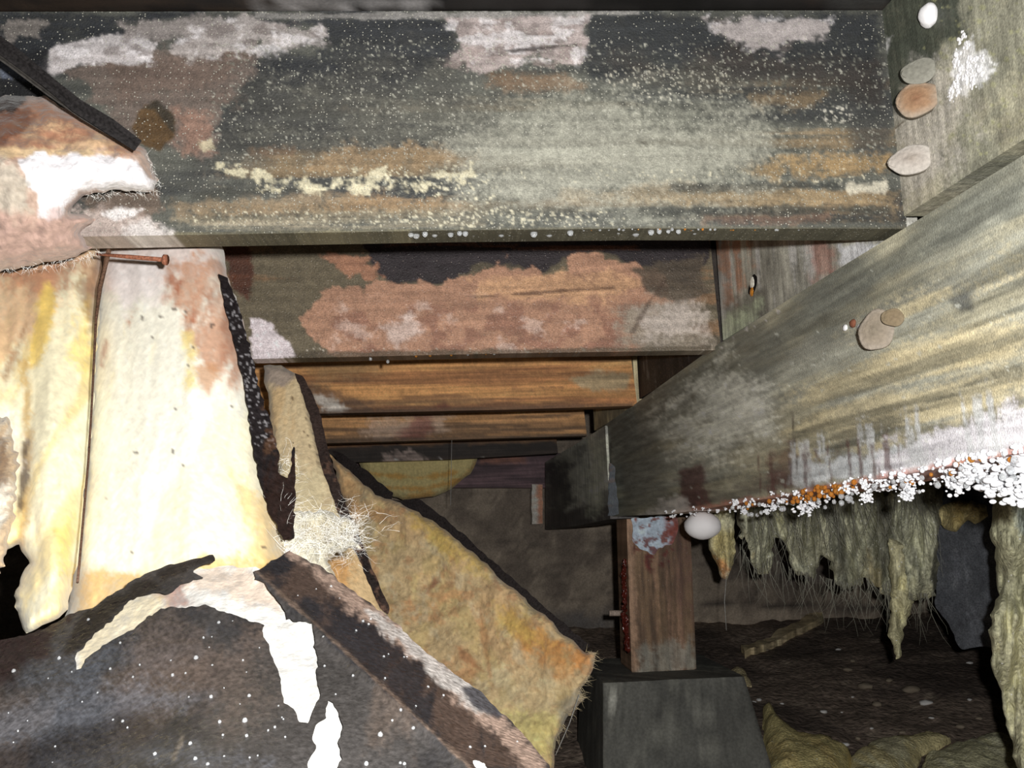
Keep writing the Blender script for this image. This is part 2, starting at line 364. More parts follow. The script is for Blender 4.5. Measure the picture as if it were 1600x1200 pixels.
# ------------------------------------------------------------------ joists
def plane_place(Y): return lambda px, py: at(px, py, Y)
def joist(name, poly, Y, layers, E, mat, label, step=3, ek=1., mot=.3):
    def place(px, py):
        p = at(px, py, Y); p[..., 2] = np.minimum(p[..., 2], ZC-.0008); return p
    o = sheet(name, poly, place, .038, layers, E, mat, step=step, relief=(.0008, 40), tvec=(0, .038, 0), ek=ek, mot=mot)
    return tag(o, label, 'joist', 'floor joists running across the crawl space')
J1 = [
    L((96, 97, 88)),
    L((58, 60, 60), .9, st=(3, 26, .42, .62)),
    L((150, 124, 84), .75, [(420, 200), (1400, 110), (1400, 345), (300, 350)], soft=40, st=(2.2, 48, .50, .66)),
    L((128, 128, 114), .85, [(640, 190), (860, 140), (1130, 160), (1250, 250), (1100, 330), (780, 330), (690, 260)], soft=40, rag=50, rs=90),
    L((150, 150, 134), .6, [(760, 240), (900, 180), (1090, 200), (1150, 260), (1000, 310), (800, 300)], soft=40, rag=50, rs=90),
    L((42, 45, 50), .95, [(-100, 10), (700, 20), (700, 90), (640, 140), (480, 150), (400, 190), (380, 230), (330, 200), (370, 110), (500, 80), (500, 45), (300, 30), (100, 70), (-100, 140)], soft=14, rag=24, rs=60),
    L((72, 71, 66), .8, [(380, 110), (700, 100), (760, 160), (700, 210), (430, 240), (330, 250), (330, 170)], soft=40, rag=50, rs=50), L((104, 102, 90), .55, [(420, 150), (760, 120), (800, 230), (560, 240), (360, 260)], soft=40, rag=40, st=(14, 60, .44, .6)),
    L((48, 51, 54), .95, [(915, 20), (1370, 20), (1380, 140), (1300, 120), (1100, 110), (930, 130), (905, 100)], soft=14, rag=20, rs=50),
    L((60, 52, 46), .7, [(900, 90), (1380, 90), (1384, 180), (1300, 140), (1050, 130)], soft=18, rag=20, rs=50),
    L((66, 66, 64), .8, [(1310, 180), (1384, 170), (1388, 250), (1340, 235)], soft=12, rag=16),
    L((130, 96, 62), .6, [(770, 115), (870, 118), (910, 138), (830, 145), (760, 135)], soft=10, rag=10),
    L((160, 130, 88), .72, [(520, 235), (620, 222), (740, 246), (700, 262), (580, 262), (490, 258)], soft=9, rag=14),
    L((158, 126, 84), .72, [(510, 318), (560, 300), (690, 306), (720, 322), (600, 330), (520, 330)], soft=9, rag=14),
    L((150, 126, 92), .65, [(270, 315), (460, 300), (560, 310), (440, 328), (280, 332)], soft=9, rag=14),
    L((160, 136, 96), .7, [(880, 305), (1050, 290), (1250, 300), (1390, 300), (1392, 318), (1200, 318), (1000, 310)], soft=9, rag=14),
    L((170, 136, 80), .75, [(1150, 262), (1270, 250), (1388, 246), (1390, 262), (1300, 275), (1170, 278)], soft=9, rag=14),
    L((140, 116, 80), .6, [(1170, 150), (1290, 146), (1270, 168), (1180, 165)], soft=8, rag=8),
    L((130, 96, 74), .5, [(1100, 335), (1300, 332), (1290, 348), (1100, 346)], soft=6, rag=6),
    L((130, 100, 70), .5, [(390, 232), (460, 230), (455, 242), (390, 242)], soft=5, rag=5),
    L((60, 62, 58), .8, [(1050, 285), (1290, 285), (1380, 285), (1380, 297), (1050, 297)], soft=4, rag=8),
    L((64, 66, 60), .8, [(1000, 322), (1390, 325), (1390, 332), (1000, 335)], soft=4, rag=8),
    L((66, 66, 58), .7, [(300, 300), (520, 288), (520, 296), (300, 314)], soft=4, rag=6),
    L((76, 72, 60), .7, [(290, 336), (700, 330), (900, 320), (900, 330), (600, 342), (290, 346)], soft=4, rag=6),
    L((156, 144, 116), .6, [(270, 338), (760, 332), (760, 362), (270, 370)], soft=8, rag=8, st=(4, 120, .36, .55)),
    L((176, 174, 156), .5, [(700, 200), (1000, 170), (1200, 210), (1180, 270), (900, 320), (720, 300)], soft=50, rag=60, rs=90),
    # brown-grey fungal skin on the left
    L((116, 100, 90), .92, [(80, 110), (200, 70), (390, 70), (400, 120), (340, 180), (330, 235), (230, 225), (150, 150)], soft=9, rag=22, rs=40),
    L((112, 92, 80), .8, [(150, 90), (380, 92), (360, 140), (200, 150)], soft=16, rag=26, rs=40),
    L((150, 112, 92), .8, [(270, 170), (330, 185), (335, 235), (290, 240)], soft=9, rag=14),
    L((92, 66, 28), .95, [(205, 200), (225, 165), (245, 156), (270, 180), (272, 215), (250, 235), (215, 225)], soft=3, rag=5),
    L((52, 50, 42), .8, [(220, 170), (245, 156), (272, 180), (275, 215), (262, 200), (240, 172)], soft=3, rag=4),
    # white mould patches along the top
    L((196, 188, 188), .95, [(70, 110), (90, 72), (190, 55), (240, 70), (235, 96), (190, 92), (120, 88), (85, 125)], soft=5, rag=14, rs=24),
    L((176, 166, 162), .9, [(270, 70), (300, 45), (360, 30), (440, 40), (500, 50), (508, 66), (430, 76), (350, 80), (300, 92)], soft=5, rag=16, rs=24),
    L((150, 140, 136), .8, [(190, 40), (330, 28), (300, 50), (240, 66), (200, 60)], soft=5, rag=12, rs=24),
    L((178, 162, 158), .97, [(698, 28), (918, 26), (915, 62), (908, 104), (840, 92), (770, 108), (690, 106), (684, 98), (720, 74), (708, 48)], soft=3, rag=11, rs=26),
    L((146, 128, 122), .6, [(698, 28), (918, 26), (915, 62), (908, 104), (690, 106), (708, 48)], soft=3, rag=11, rs=26, st=(40, 60, .5, .62)),
    L((118, 106, 102), .7, [(75, 110), (90, 72), (190, 55), (240, 70), (235, 96), (120, 88)], soft=8, rag=10, st=(60, 90, .50, .62)), L((222, 216, 218), .7, [(75, 110), (90, 72), (190, 55), (240, 70), (235, 96), (120, 88)], soft=8, rag=10, st=(44, 80, .52, .64)),
    L((118, 106, 102), .7, [(275, 70), (300, 45), (360, 30), (500, 50), (508, 66), (430, 76), (300, 92)], soft=8, rag=10, st=(60, 90, .50, .62)), L((222, 216, 218), .7, [(275, 70), (300, 45), (360, 30), (500, 50), (508, 66), (430, 76), (300, 92)], soft=8, rag=10, st=(44, 80, .52, .64)),
    L((118, 106, 102), .7, [(702, 30), (914, 28), (912, 62), (905, 100), (840, 92), (770, 104), (700, 100), (720, 74)], soft=8, rag=10, st=(60, 90, .50, .62)), L((222, 216, 218), .7, [(702, 30), (914, 28), (912, 62), (905, 100), (840, 92), (770, 104), (700, 100), (720, 74)], soft=8, rag=10, st=(44, 80, .52, .64)),
    L((118, 106, 102), .7, [(1105, 32), (1295, 32), (1225, 62), (1220, 80), (1185, 74), (1115, 52)], soft=8, rag=10, st=(60, 90, .50, .62)), L((222, 216, 218), .7, [(1105, 32), (1295, 32), (1225, 62), (1220, 80), (1185, 74), (1115, 52)], soft=8, rag=10, st=(44, 80, .52, .64)),
    
    L((60, 52, 50), .9, [(790, 78), (900, 68), (903, 72), (800, 82)], soft=2, rag=2),
    L((172, 162, 160), .95, [(1098, 30), (1300, 30), (1285, 55), (1225, 62), (1220, 82), (1185, 74), (1140, 62), (1110, 52)], soft=4, rag=13, rs=26),
    L((150, 140, 132), .6, [(0, 38), (70, 36), (60, 56), (10, 66)], soft=4, rag=12, rs=16),
    L((150, 146, 142), .8, [(400, 20), (700, 20), (1000, 16), (1000, 24), (700, 29), (400, 29)], soft=2, rag=4),
    L((26, 26, 30), .95, [(0, 70), (75, 75), (70, 150), (40, 165), (0, 160)], soft=9, rag=14),
    L((120, 130, 150), .6, [(0, 88), (70, 128), (0, 120)], soft=5, rag=5),
    # crusts
    L((216, 206, 168), .9, [(335, 258), (400, 262), (470, 278), (560, 270), (680, 262), (750, 262), (752, 276), (640, 290), (500, 298), (420, 292), (350, 282)], soft=4, rag=20, rs=15, st=(60, 60, .36, .52)),
    L((222, 214, 180), .9, [(480, 270), (700, 258), (760, 270), (800, 330), (920, 345), (700, 362), (520, 352), (690, 330), (650, 300)], soft=10, rag=20, sp=(7.5, .6)),
    L((216, 208, 176), .85, rect(300, 330, 980, 352), soft=6, sp=(6, .55)),
    L((216, 208, 176), .8, rect(700, 266, 1386, 282), soft=8, sp=(6, .32)),
    L((206, 200, 178), .7, rect(940, 108, 1140, 150), soft=12, rag=14, sp=(6, .55)),
    L((220, 214, 196), .8, [(1260, 165), (1330, 170), (1330, 195), (1290, 190)], soft=6, rag=6, sp=(8, .8)),
    L((214, 205, 180), .8, [(1320, 288), (1385, 285), (1385, 300), (1325, 302)], soft=4, rag=7, rs=10),
    L((214, 200, 160), .8, [(310, 225), (330, 218), (335, 232), (318, 236)], soft=3, rag=5, rs=8),
    L((190, 188, 172), .7, rect(330, 60, 1386, 250), sp=(5, .10)), L((150, 150, 134), .5, rect(330, 60, 1386, 350), sp=(5.5, .3)),
    L((176, 160, 130), .5, rect(300, 344, 560, 362), soft=5, st=(8, 220, .4, .6)),
    L((96, 92, 72), .9, [(230, 364), (700, 357), (1000, 354.5), (1420, 355), (1420, 380), (1000, 376), (700, 380), (230, 390)], soft=1.5), L((150, 140, 104), .6, [(230, 364), (640, 358), (640, 380), (230, 390)], soft=2, st=(5, 10, .4, .6)),
    # white fuzz at the lower left
    L((190, 170, 160), .9, [(40, 330), (170, 320), (230, 335), (260, 380), (60, 390)], soft=8, rag=16, rs=20),
    L((120, 100, 84), .8, [(130, 310), (240, 300), (260, 330), (170, 340)], soft=6, rag=12, rs=20),
    L((228, 222, 220), .95, [(160, 335), (190, 325), (222, 328), (210, 338), (180, 345)], soft=3, rag=5, rs=9),
    L((222, 214, 210), .9, [(195, 355), (230, 345), (262, 360), (255, 385), (210, 388)], soft=8, rag=10, rs=16),
]
joist('floor_joist', [(-420, 13), (1394, 9), (1406, 150), (1417, 357.5), (1393, 357.5), (1000, 357), (700, 360), (300, 367), (-420, 378)], Y1, J1, .93, MJ,
      'nearest broad floor joist across the top, grey with white mould and yellow crust', 2.5)
J2 = [
    L((92, 82, 62)), L((70, 62, 48), .7, st=(4, 40, .45, .6)), L((124, 88, 52), .6, st=(3, 40, .56, .68)),
    L((40, 34, 38), .96, [(560, 300), (1120, 300), (1105, 410), (1080, 440), (1000, 420), (930, 392), (900, 400), (850, 425), (800, 412), (740, 415), (690, 440), (620, 440), (590, 420), (570, 395)], soft=3, rag=9, rs=26),
    L((110, 66, 40), .6, rect(600, 380, 1000, 400), soft=6, st=(5, 110, .52, .62)),
    L((156, 112, 84), .97, [(470, 500), (490, 480), (520, 460), (570, 458), (590, 445), (680, 442), (735, 425), (790, 415), (850, 430), (880, 420), (900, 398), (935, 390), (945, 405), (1000, 412), (1040, 440), (1050, 470), (1020, 500), (1000, 560), (520, 556), (500, 540), (482, 520)], soft=2.5, rag=13, rs=22),
    L((150, 100, 70), .85, [(500, 398), (560, 394), (590, 412), (600, 432), (570, 436), (540, 430), (520, 410)], soft=3, rag=10, rs=16),
    L((186, 140, 92), .6, [(740, 440), (950, 425), (1000, 440), (960, 470), (750, 462)], soft=9, rag=16),
    L((112, 70, 54), .6, [(500, 480), (1000, 470), (1000, 560), (500, 556)], soft=12, st=(32, 40, .5, .62)),
    L((186, 160, 146), .5, [(530, 470), (980, 460), (1000, 560), (520, 556)], soft=12, st=(26, 34, .56, .68)),
    L((190, 176, 170), .5, [(600, 510), (640, 495), (660, 520), (620, 545)], soft=8, rag=9),
    L((128, 116, 100), .95, [(975, 470), (1050, 460), (1100, 470), (1118, 560), (960, 560)], soft=14, rag=22, rs=30),
    L((168, 156, 148), .6, [(1000, 485), (1080, 470), (1110, 520), (1010, 530)], soft=12, rag=16, rs=24),
    L((70, 60, 48), .9, [(985, 420), (1030, 412), (1100, 400), (1104, 460), (1060, 472), (1015, 455)], soft=5, rag=9),
    L((70, 44, 30), .8, [(740, 462), (820, 456), (960, 448), (960, 452), (820, 461), (740, 467)], soft=2, rag=3),
    L((66, 48, 36), .6, [(1035, 440), (1010, 475), (985, 520), (990, 520), (1016, 474), (1040, 440)], soft=2, rag=3),
    L((210, 196, 200), .97, [(392, 498), (420, 505), (452, 535), (462, 556), (395, 568)], soft=2.5, rag=4, rs=10),
    L((70, 34, 20), .9, [(350, 380), (390, 385), (395, 430), (388, 470), (360, 450)], soft=4, rag=6),
    L((196, 186, 170), .7, rect(480, 544, 1110, 553), soft=3, sp=(7, .35)),
    L((70, 60, 44), .8, [(460, 552), (1110, 540), (1112, 548), (460, 566)], soft=2, rag=3),
]
joist('floor_joist', [(120, 250), (1098, 250), (1112, 400), (1127, 547), (800, 552), (480, 559), (120, 567)], Y2, J2, .42, MR,
      'second floor joist back, coated with rusty pink-brown rot', 2.5)
J3 = [
    L((152, 104, 44)), L((118, 72, 30), .75, st=(2.0, 44, .46, .60)), L((166, 126, 62), .7, st=(1.6, 38, .52, .66)), L((70, 44, 26), .6, st=(3, 60, .60, .66)),
    L((120, 106, 76), .85, [(880, 590), (930, 580), (985, 585), (985, 612), (930, 612)], soft=4, rag=6),
    L((64, 44, 30), .8, [(470, 600), (510, 610), (580, 630), (585, 650), (470, 650)], soft=8, rag=12),
    L((160, 156, 148), .7, [(490, 620), (530, 624), (545, 645), (500, 645)], soft=6, rag=9, rs=12),
    L((110, 84, 46), .7, [(470, 560), (560, 560), (600, 580), (500, 600)], soft=18),
    L((70, 28, 16), .8, [(670, 640), (695, 628), (705, 640)], soft=5),
    L((50, 36, 24), .8, [(470, 643), (990, 630), (990, 636), (470, 652)], soft=2)]
joist('floor_joist', [(300, 470), (975, 470), (986, 560), (996, 634), (800, 640), (510, 646), (300, 651)], Y3, J3, .22, MO,
      'third floor joist back, clean orange wood with a grey patch at its right end')
J4 = [
    L((140, 98, 48)), L((96, 68, 38), .65, st=(1.7, 40, .46, .6)), L((142, 100, 50), .7, st=(1.4, 34, .52, .66)), L((46, 34, 22), .7, st=(2.2, 60, .58, .65)),
    L((120, 100, 84), .6, [(580, 650), (700, 645), (690, 670), (620, 690), (560, 690)], soft=8, rag=14, rs=14),
    L((76, 36, 30), .7, [(650, 650), (690, 650), (660, 690), (620, 690)], soft=6, rag=10),
    L((30, 24, 18), .8, [(480, 688), (920, 676), (920, 684), (480, 696)], soft=2)]
joist('floor_joist', [(380, 580), (905, 580), (917, 681), (500, 693), (380, 696)], Y4, J4, .135, MO,
      'fourth floor joist back, dull olive-orange wood with purple stains', ek=.85)
J5 = [
    L((92, 60, 28)), L((50, 36, 22), .7, st=(1.6, 40, .48, .6)),
    L((24, 20, 18), .95, [(480, 700), (860, 690), (880, 695), (880, 730), (480, 730)], soft=3, rag=4),
    L((150, 130, 120), .6, [(600, 712), (640, 704), (670, 716), (660, 724), (600, 724)], soft=4, rag=7, rs=10),
    L((200, 196, 190), .8, rect(600, 716, 760, 722), soft=2, sp=(7, .5))]
joist('floor_joist', [(420, 610), (860, 610), (872, 708), (700, 718), (420, 726)], Y5, J5, .09, MO,
      'farthest floor joist, dark wood above the sagging yellow insulation', ek=1.5)

# ------------------------------------------------------------------ girder and blocking
def gplace(px, py): return onp(px, py, ga, gn)
GT = [(2350, -237), (1600, 242), (1240, 463), (1110, 546), (990, 633), (945, 664)]
G1 = [
    L((128, 128, 114)), L((98, 98, 88), .7, st=(3, 30, .45, .6)), L((136, 128, 98), .5, st=(2.4, 26, .5, .64)),
    L((80, 82, 74), .8, [(950, 660), (1110, 548), (1380, 380), (1600, 250), (1600, 330), (1400, 440), (1280, 530), (1130, 620), (960, 690)], soft=22, rag=40, rs=60),
    L((158, 146, 110), .8, [(1180, 760), (1240, 640), (1330, 540), (1420, 470), (1600, 410), (1600, 640), (1450, 680), (1300, 720)], soft=24, rag=30, rs=60, st=(2.2, 44, .42, .6)),
    L((172, 158, 118), .6, [(1300, 700), (1380, 560), (1600, 420), (1600, 620), (1450, 670)], soft=24, st=(3, 62, .47, .6)),
    L((62, 62, 54), .8, [(1250, 700), (1600, 560), (1600, 600), (1300, 712)], soft=8, rag=8, st=(2.5, 40, .45, .55)),
    L((78, 74, 66), .85, [(1070, 780), (1240, 730), (1420, 680), (1600, 620), (1600, 680), (1400, 730), (1070, 800)], soft=12, rag=16),
    L((190, 190, 176), .85, [(1030, 660), (1110, 590), (1200, 600), (1210, 680), (1120, 740), (1060, 730)], soft=34, rag=34, rs=60),  # pale grey patch: misty brightening of the girder's dim far part, painted as colour
    L((84, 84, 76), .7, [(950, 660), (1000, 640), (1030, 700), (1050, 800), (955, 808)], soft=18, rag=20),
    L((70, 40, 40), .85, [(1062, 735), (1100, 728), (1112, 790), (1060, 795)], soft=7, rag=10, rs=16),
    L((70, 44, 40), .7, [(1205, 710), (1240, 690), (1250, 765), (1200, 770)], soft=9, rag=12, rs=16),
    L((152, 156, 158), .9, [(1240, 730), (1290, 705), (1330, 712), (1400, 690), (1440, 735), (1330, 755), (1240, 770)], soft=8, rag=20, rs=18),
    L((224, 220, 226), .97, [(1380, 720), (1430, 690), (1500, 668), (1600, 640), (1760, 600), (1760, 660), (1600, 702), (1400, 745), (1340, 750)], soft=6, rag=22, rs=20),
    L((150, 92, 74), .75, [(1050, 798), (1250, 764), (1420, 733), (1600, 698), (1760, 665), (1760, 690), (1600, 722), (1250, 786), (1050, 812)], soft=3, rag=5),
    L((190, 184, 176), .7, [(1000, 808), (1040, 780), (1075, 776), (1080, 800), (1060, 812)], soft=5, rag=9, rs=10),
    L((52, 56, 58), .8, [(1485, 470), (1515, 455), (1520, 485), (1500, 492)], soft=8, rag=6),
    L((56, 48, 40), .9, [(1236, 640), (1238, 640), (1247, 742), (1244, 742)], soft=1.5),
    L((44, 40, 36), .9, [(948, 700), (955, 690), (958, 810), (950, 810)], soft=3),
    L((66, 66, 56), .6, [(1180, 760), (1240, 620), (1600, 380), (1700, 620), (1450, 690)], soft=20, st=(3.2, 70, .56, .66)),
    L((150, 152, 152), .8, [(1220, 690), (1420, 640), (1600, 590), (1600, 700), (1420, 735), (1230, 770)], soft=10, rag=16, st=(75, 5, .50, .60)), L((72, 46, 42), .7, [(1180, 720), (1300, 690), (1420, 670), (1420, 735), (1180, 785)], soft=10, rag=16, st=(85, 5, .54, .62)), L((236, 232, 238), .8, [(1400, 690), (1600, 610), (1760, 590), (1760, 660), (1400, 740)], soft=10, rag=20, st=(80, 8, .48, .58)),
    L((170, 172, 160), .5, rect(1000, 400, 1600, 800), sp=(9, .04)),
    L((206, 200, 196), .7, [(1110, 546), (1230, 468), (1240, 474), (1114, 556)], soft=2, rag=3, sp=(8, .3)),
]
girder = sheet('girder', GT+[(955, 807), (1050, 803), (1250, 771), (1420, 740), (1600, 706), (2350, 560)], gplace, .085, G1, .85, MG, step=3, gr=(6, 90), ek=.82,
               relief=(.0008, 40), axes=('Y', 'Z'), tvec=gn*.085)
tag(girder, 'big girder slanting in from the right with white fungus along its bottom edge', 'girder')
# second length of girder behind the post
def gplace2(px, py): return onp(px, py, ga-gn*.006, gn)
g2 = sheet('girder', [(945.5, 665), (900, 694), (852, 722), (852, 828), (900, 822), (953.5, 811)], gplace2, .08,
    [L((66, 66, 60)), L((40, 40, 38), .8, st=(4, 30, .45, .6)), L((20, 20, 20), .95, [(846, 735), (880, 720), (895, 760), (885, 830), (846, 830)], soft=10, rag=12),
     L((24, 22, 22), .9, [(846, 800), (960, 790), (960, 830), (846, 830)], soft=6, rag=7), L((96, 98, 84), .6, rect(920, 690, 945, 800), soft=8, rag=12, rs=10)],
    .13, MV, step=3, axes=('Y', 'Z'), tvec=gn*.07, ek=2)
tag(g2, 'dark wet end of the girder beyond the post, near the back wall', 'girder')
pl = sheet('splice_plate', ragged([(952, 722), (960, 730), (967, 804), (950, 806)], 6, 1.5, 3), lambda x, y: onp(x, y, ga-gn*.012, gn), .003,
    [L((140, 152, 164)), L((80, 70, 66), .7, st=(40, 40, .5, .6))], .17, MC, step=2)
tag(pl, 'narrow blue-grey metal plate on the girder above the post', 'metal plate')
BO = gn*.014
def block(Ya, Yb, layers, E, label, inset=0., n=(110, 80), mat=MV, ek=1.):
    p0 = np.array([gx(Ya), Ya, 0])+BO+gn*inset; p1 = np.array([gx(Yb), Yb, 0])+BO+gn*inset
    z0 = max(girder_top(Ya), girder_top(Yb))+.001
    o = boxgrid('blocking_board', np.array([p0[0], p0[1], z0]), p1-p0, np.array([0, 0, ZC-z0-.001]), gn*.038, n, layers, E, mat, axes=('Y', 'Z'), gr=(30, 30), ek=ek)
    return tag(o, label, 'blocking board', 'blocking boards standing on the girder')
block(.42, Y1-.001, [
    L((134, 132, 112)), L((96, 96, 82), .7, st=(14, 22, .46, .62)), L((166, 160, 130), .6, st=(20, 26, .52, .66)),
    L((52, 58, 48), .93, [(1350, -40), (1530, -40), (1500, 60), (1460, 95), (1420, 110), (1395, 170), (1360, 170)], soft=16, rag=26, rs=26),
    L((150, 142, 122), .7, [(1385, 200), (1440, 130), (1480, 160), (1470, 300), (1400, 340)], soft=24, rag=20),
    L((170, 168, 166), .8, [(1366, 82), (1385, 55), (1395, 56), (1385, 90), (1370, 98)], soft=4, rag=6, rs=10),
    L((150, 150, 100), .5, rect(1440, -40, 1700, 250), sp=(12, .5)),
    L((92, 86, 72), .6, [(1520, 150), (1600, 60), (1700, 100), (1600, 240), (1480, 260)], soft=30, rag=30, st=(14, 14, .4, .6)),
    L((206, 206, 206), .9, [(1500, 58), (1530, 46), (1546, 100), (1534, 136), (1506, 144), (1484, 158), (1488, 100)], soft=6, rag=14, rs=14, st=(40, 40, .36, .5)), L((160, 154, 146), .6, [(1395, 180), (1440, 100), (1500, 90), (1500, 250), (1400, 330)], soft=30, rag=30, rs=30),
    L((98, 88, 72), .9, [(1389, 205), (1412, 188), (1413, 190), (1390, 209)], soft=1)], .95,
    'rough grey-green board at the top right corner carrying bracket fungi', n=(200, 130))
block(Y1+.0385, Y2-.001, [
    L((120, 118, 106)), L((84, 82, 74), .7, st=(30, 6, .45, .6)), L((166, 164, 160), .6, st=(34, 6, .54, .66)),
    L((116, 78, 52), .85, [(1108, 372), (1170, 370), (1165, 420), (1150, 480), (1135, 470), (1120, 430)], soft=9, rag=14, rs=20, st=(44, 8, .36, .54)),
    L((112, 66, 54), .6, [(1270, 380), (1300, 380), (1310, 430), (1270, 440)], soft=9, rag=10),
    L((206, 206, 210), .8, [(1310, 385), (1370, 384), (1340, 410), (1310, 420)], soft=6, rag=10, rs=10),
    L((60, 58, 50), .85, [(1140, 465), (1200, 440), (1200, 500), (1150, 520)], soft=16, rag=16), L((58, 52, 44), .8, [(1090, 370), (1106, 372), (1116, 550), (1104, 550)], soft=5),
    L((126, 136, 108), .6, [(1120, 500), (1190, 470), (1170, 520), (1120, 560)], soft=12)], .5,
    'grey drip-streaked board with a knot hole, between the first two joists')
block(Y2+.0385, Y3-.001, [L((40, 34, 30)), L((22, 20, 19), .8, st=(20, 8, .45, .6)), L((96, 90, 84), .6, st=(60, 5, .63, .7))], .35,  # near-black colour stands for the shade of the recess between the joists
    'board coloured dark for the shaded gap between the second and third joists', n=(60, 50), ek=3.2)
block(Y3+.0385, Y4-.001, [L((92, 84, 60)), L((50, 46, 36), .8, st=(20, 8, .45, .6))], .2,
    'small olive board between the third and fourth joists', n=(50, 40), ek=1.6)
# knot hole with a pale splinter in the second board
kc = onp(np.array(1176.), np.array(446.), ga+BO, gn)
hm = plain('knot_hole_dark', (.012, .01, .01), .8, .2); pm = plain('pale_splinter', (.8, .72, .62), .6); am = plain('amber_resin', (.5, .2, .03), .15, .6)
def disc_blob(name, c, nrm, u, ru, rv, rn, mat, parent=None, s=0, lump=.12, sub=3):
    """a flattened blob lying on a surface: c centre, nrm outward, u in-plane axis"""
    nrm = np.array(nrm)/np.linalg.norm(nrm); u = np.array(u, float); u = u-nrm*(u@nrm); u /= np.linalg.norm(u); v = np.cross(nrm, u)
    bm = bmesh.new(); bmesh.ops.create_icosphere(bm, subdivisions=sub, radius=1)
    for q in bm.verts:
        k = 1+lump*2*(fbm(np.array([q.co.x*2+s+q.co.z]), np.array([q.co.y*2+7.]), s, 3)[0]-.5)
        p = c+k*(q.co.x*ru*u+q.co.y*rv*v+q.co.z*rn*nrm); q.co = Vector(p)
    for f in bm.faces: f.smooth = True
    me = bpy.data.meshes.new(name); bm.to_mesh(me); bm.free(); return link(name, me, mat, parent)
UPV = np.array([0, 0, 1.])
kh = disc_blob('knot_hole', kc+gn*.0005, -gn, UPV+gdir*.5, .013, .022, .0012, hm); tag(kh, 'small dark knot hole in the drip-streaked grey board', 'knot hole')
disc_blob('splinter', kc+np.array([0, 0, .004]), -gn, UPV+np.array([0, -.5, 0]), .009, .009, .003, pm, kh, 3)
disc_blob('resin_bead', kc+np.array([0, .004, -.008]), -gn, UPV+np.array([0, 1.2, 0]), .006, .008, .003, am, kh, 5)

# ------------------------------------------------------------------ sill plate, post, pier
sl = sheet('sill_plate', rect(520, 708, 900, 762), plane_place(YW-.06), .05, [L((70, 52, 56)), L((40, 30, 34), .7, st=(3, 30, .45, .6)), L((110, 66, 40), .6, [(750, 716), (820, 714), (820, 722), (750, 724)], soft=4)], .075, MO, step=4, tvec=(0, .058, 0), ek=2)
tag(sl, 'dark purple-brown sill plate along the top of the back wall', 'sill plate')
sh = sheet('shim', ragged(rect(831, 757, 848, 819), 6, 1, 2), plane_place(YW-.1), .02, [L((225, 218, 205)), L((150, 130, 116), .5, st=(40, 40, .5, .6)), L((120, 70, 40), .8, rect(840, 757, 850, 819), soft=3, rag=4)], .085, MC, step=3, tvec=(0, .09, 0))
tag(sh, 'short upright whitish shim beside the dark end of the girder', 'shim')
YP = 2.14
PO = [L((104, 80, 54)), L((74, 54, 38), .75, st=(60, 3, .45, .6)), L((132, 98, 74), .5, st=(70, 3, .54, .66)),
      L((72, 46, 42), .6, [(1040, 820), (1080, 815), (1086, 960), (1050, 940)], soft=14, rag=16),
      L((120, 122, 112), .6, [(1010, 1015), (1088, 1000), (1090, 1050), (1000, 1050)], soft=12, rag=18, rs=14),
      L((80, 22, 16), .9, [(985, 850), (1010, 858), (1050, 860), (1075, 840), (1060, 880), (1020, 890), (995, 870)], soft=5, rag=9, rs=9, st=(70, 70, .45, .55)),
      L((150, 116, 88), .7, [(977, 810), (990, 812), (996, 1050), (984, 1052)], soft=3, rag=3)]
post = sheet('support_post', [(979, 811), (1078, 808), (1088, 1046), (987, 1051)], plane_place(YP), .14, PO, .18, MV, step=3, tvec=(0, .14, 0), gr=(80, 3), ek=1.8)
tag(post, 'brown wooden post holding up the girder on the concrete pier', 'post')
rp = sheet('cap_plate', ragged([(986, 810), (1058, 806), (1058, 838), (1050, 852), (1030, 856), (1022, 868), (1005, 860), (990, 850)], 5, 2.5, 5), plane_place(YP-.004), .003,
    [L((150, 166, 182)), L((84, 40, 28), .9, st=(60, 60, .60, .68)), L((84, 36, 26), .95, rect(1040, 815, 1070, 860), soft=7, rag=8, rs=8), L((70, 30, 24), .9, rect(984, 840, 1040, 870), soft=6, rag=8, rs=8, st=(80, 80, .50, .58))], .17, MC, step=2, parent=post, tvec=(0, .0045, 0))
rp['label'] = 'rusted blue-grey metal plate'
ooze = plain('dark_red_ooze', (.10, .018, .012), .15, .6, noise=(120, .5))
pp = np.array([at(976, 880, YP+.02), at(974, 905, YP+.03), at(977, 930, YP+.03), at(975, 960, YP+.03), at(979, 985, YP+.03), at(981, 1010, YP+.02)])
for k in range(14):
    t = k/13*5; i = min(int(t), 4); c = pp[i]+(pp[i+1]-pp[i])*(t-i)
    if k == 0: oz = bmesh.new()
    b2 = blob_mesh('b', 2, .25, k); r = random.uniform(.005, .010)
    for v in b2.vertices: v.co = Vector(c+np.array([random.uniform(-.003, .002), random.uniform(-.01, .01), 0]))+Vector((v.co.x*r*.8, v.co.y*r, v.co.z*r*1.6))
    oz.from_mesh(b2); bpy.data.meshes.remove(b2)
for f in oz.faces: f.smooth = True
me = bpy.data.meshes.new('resin_ooze'); oz.to_mesh(me); oz.free(); oo = link('resin_ooze', me, ooze, post); oo['label'] = 'dark red glossy ooze'
bn = tube('bolt', [at(952, 958, YP+.06), at(974, 958, YP+.06)], .007, plain('pale_bolt', (.45, .36, .3), .5), n=8)
tag(bn, 'short pale bolt sticking out of the left side of the post', 'bolt')
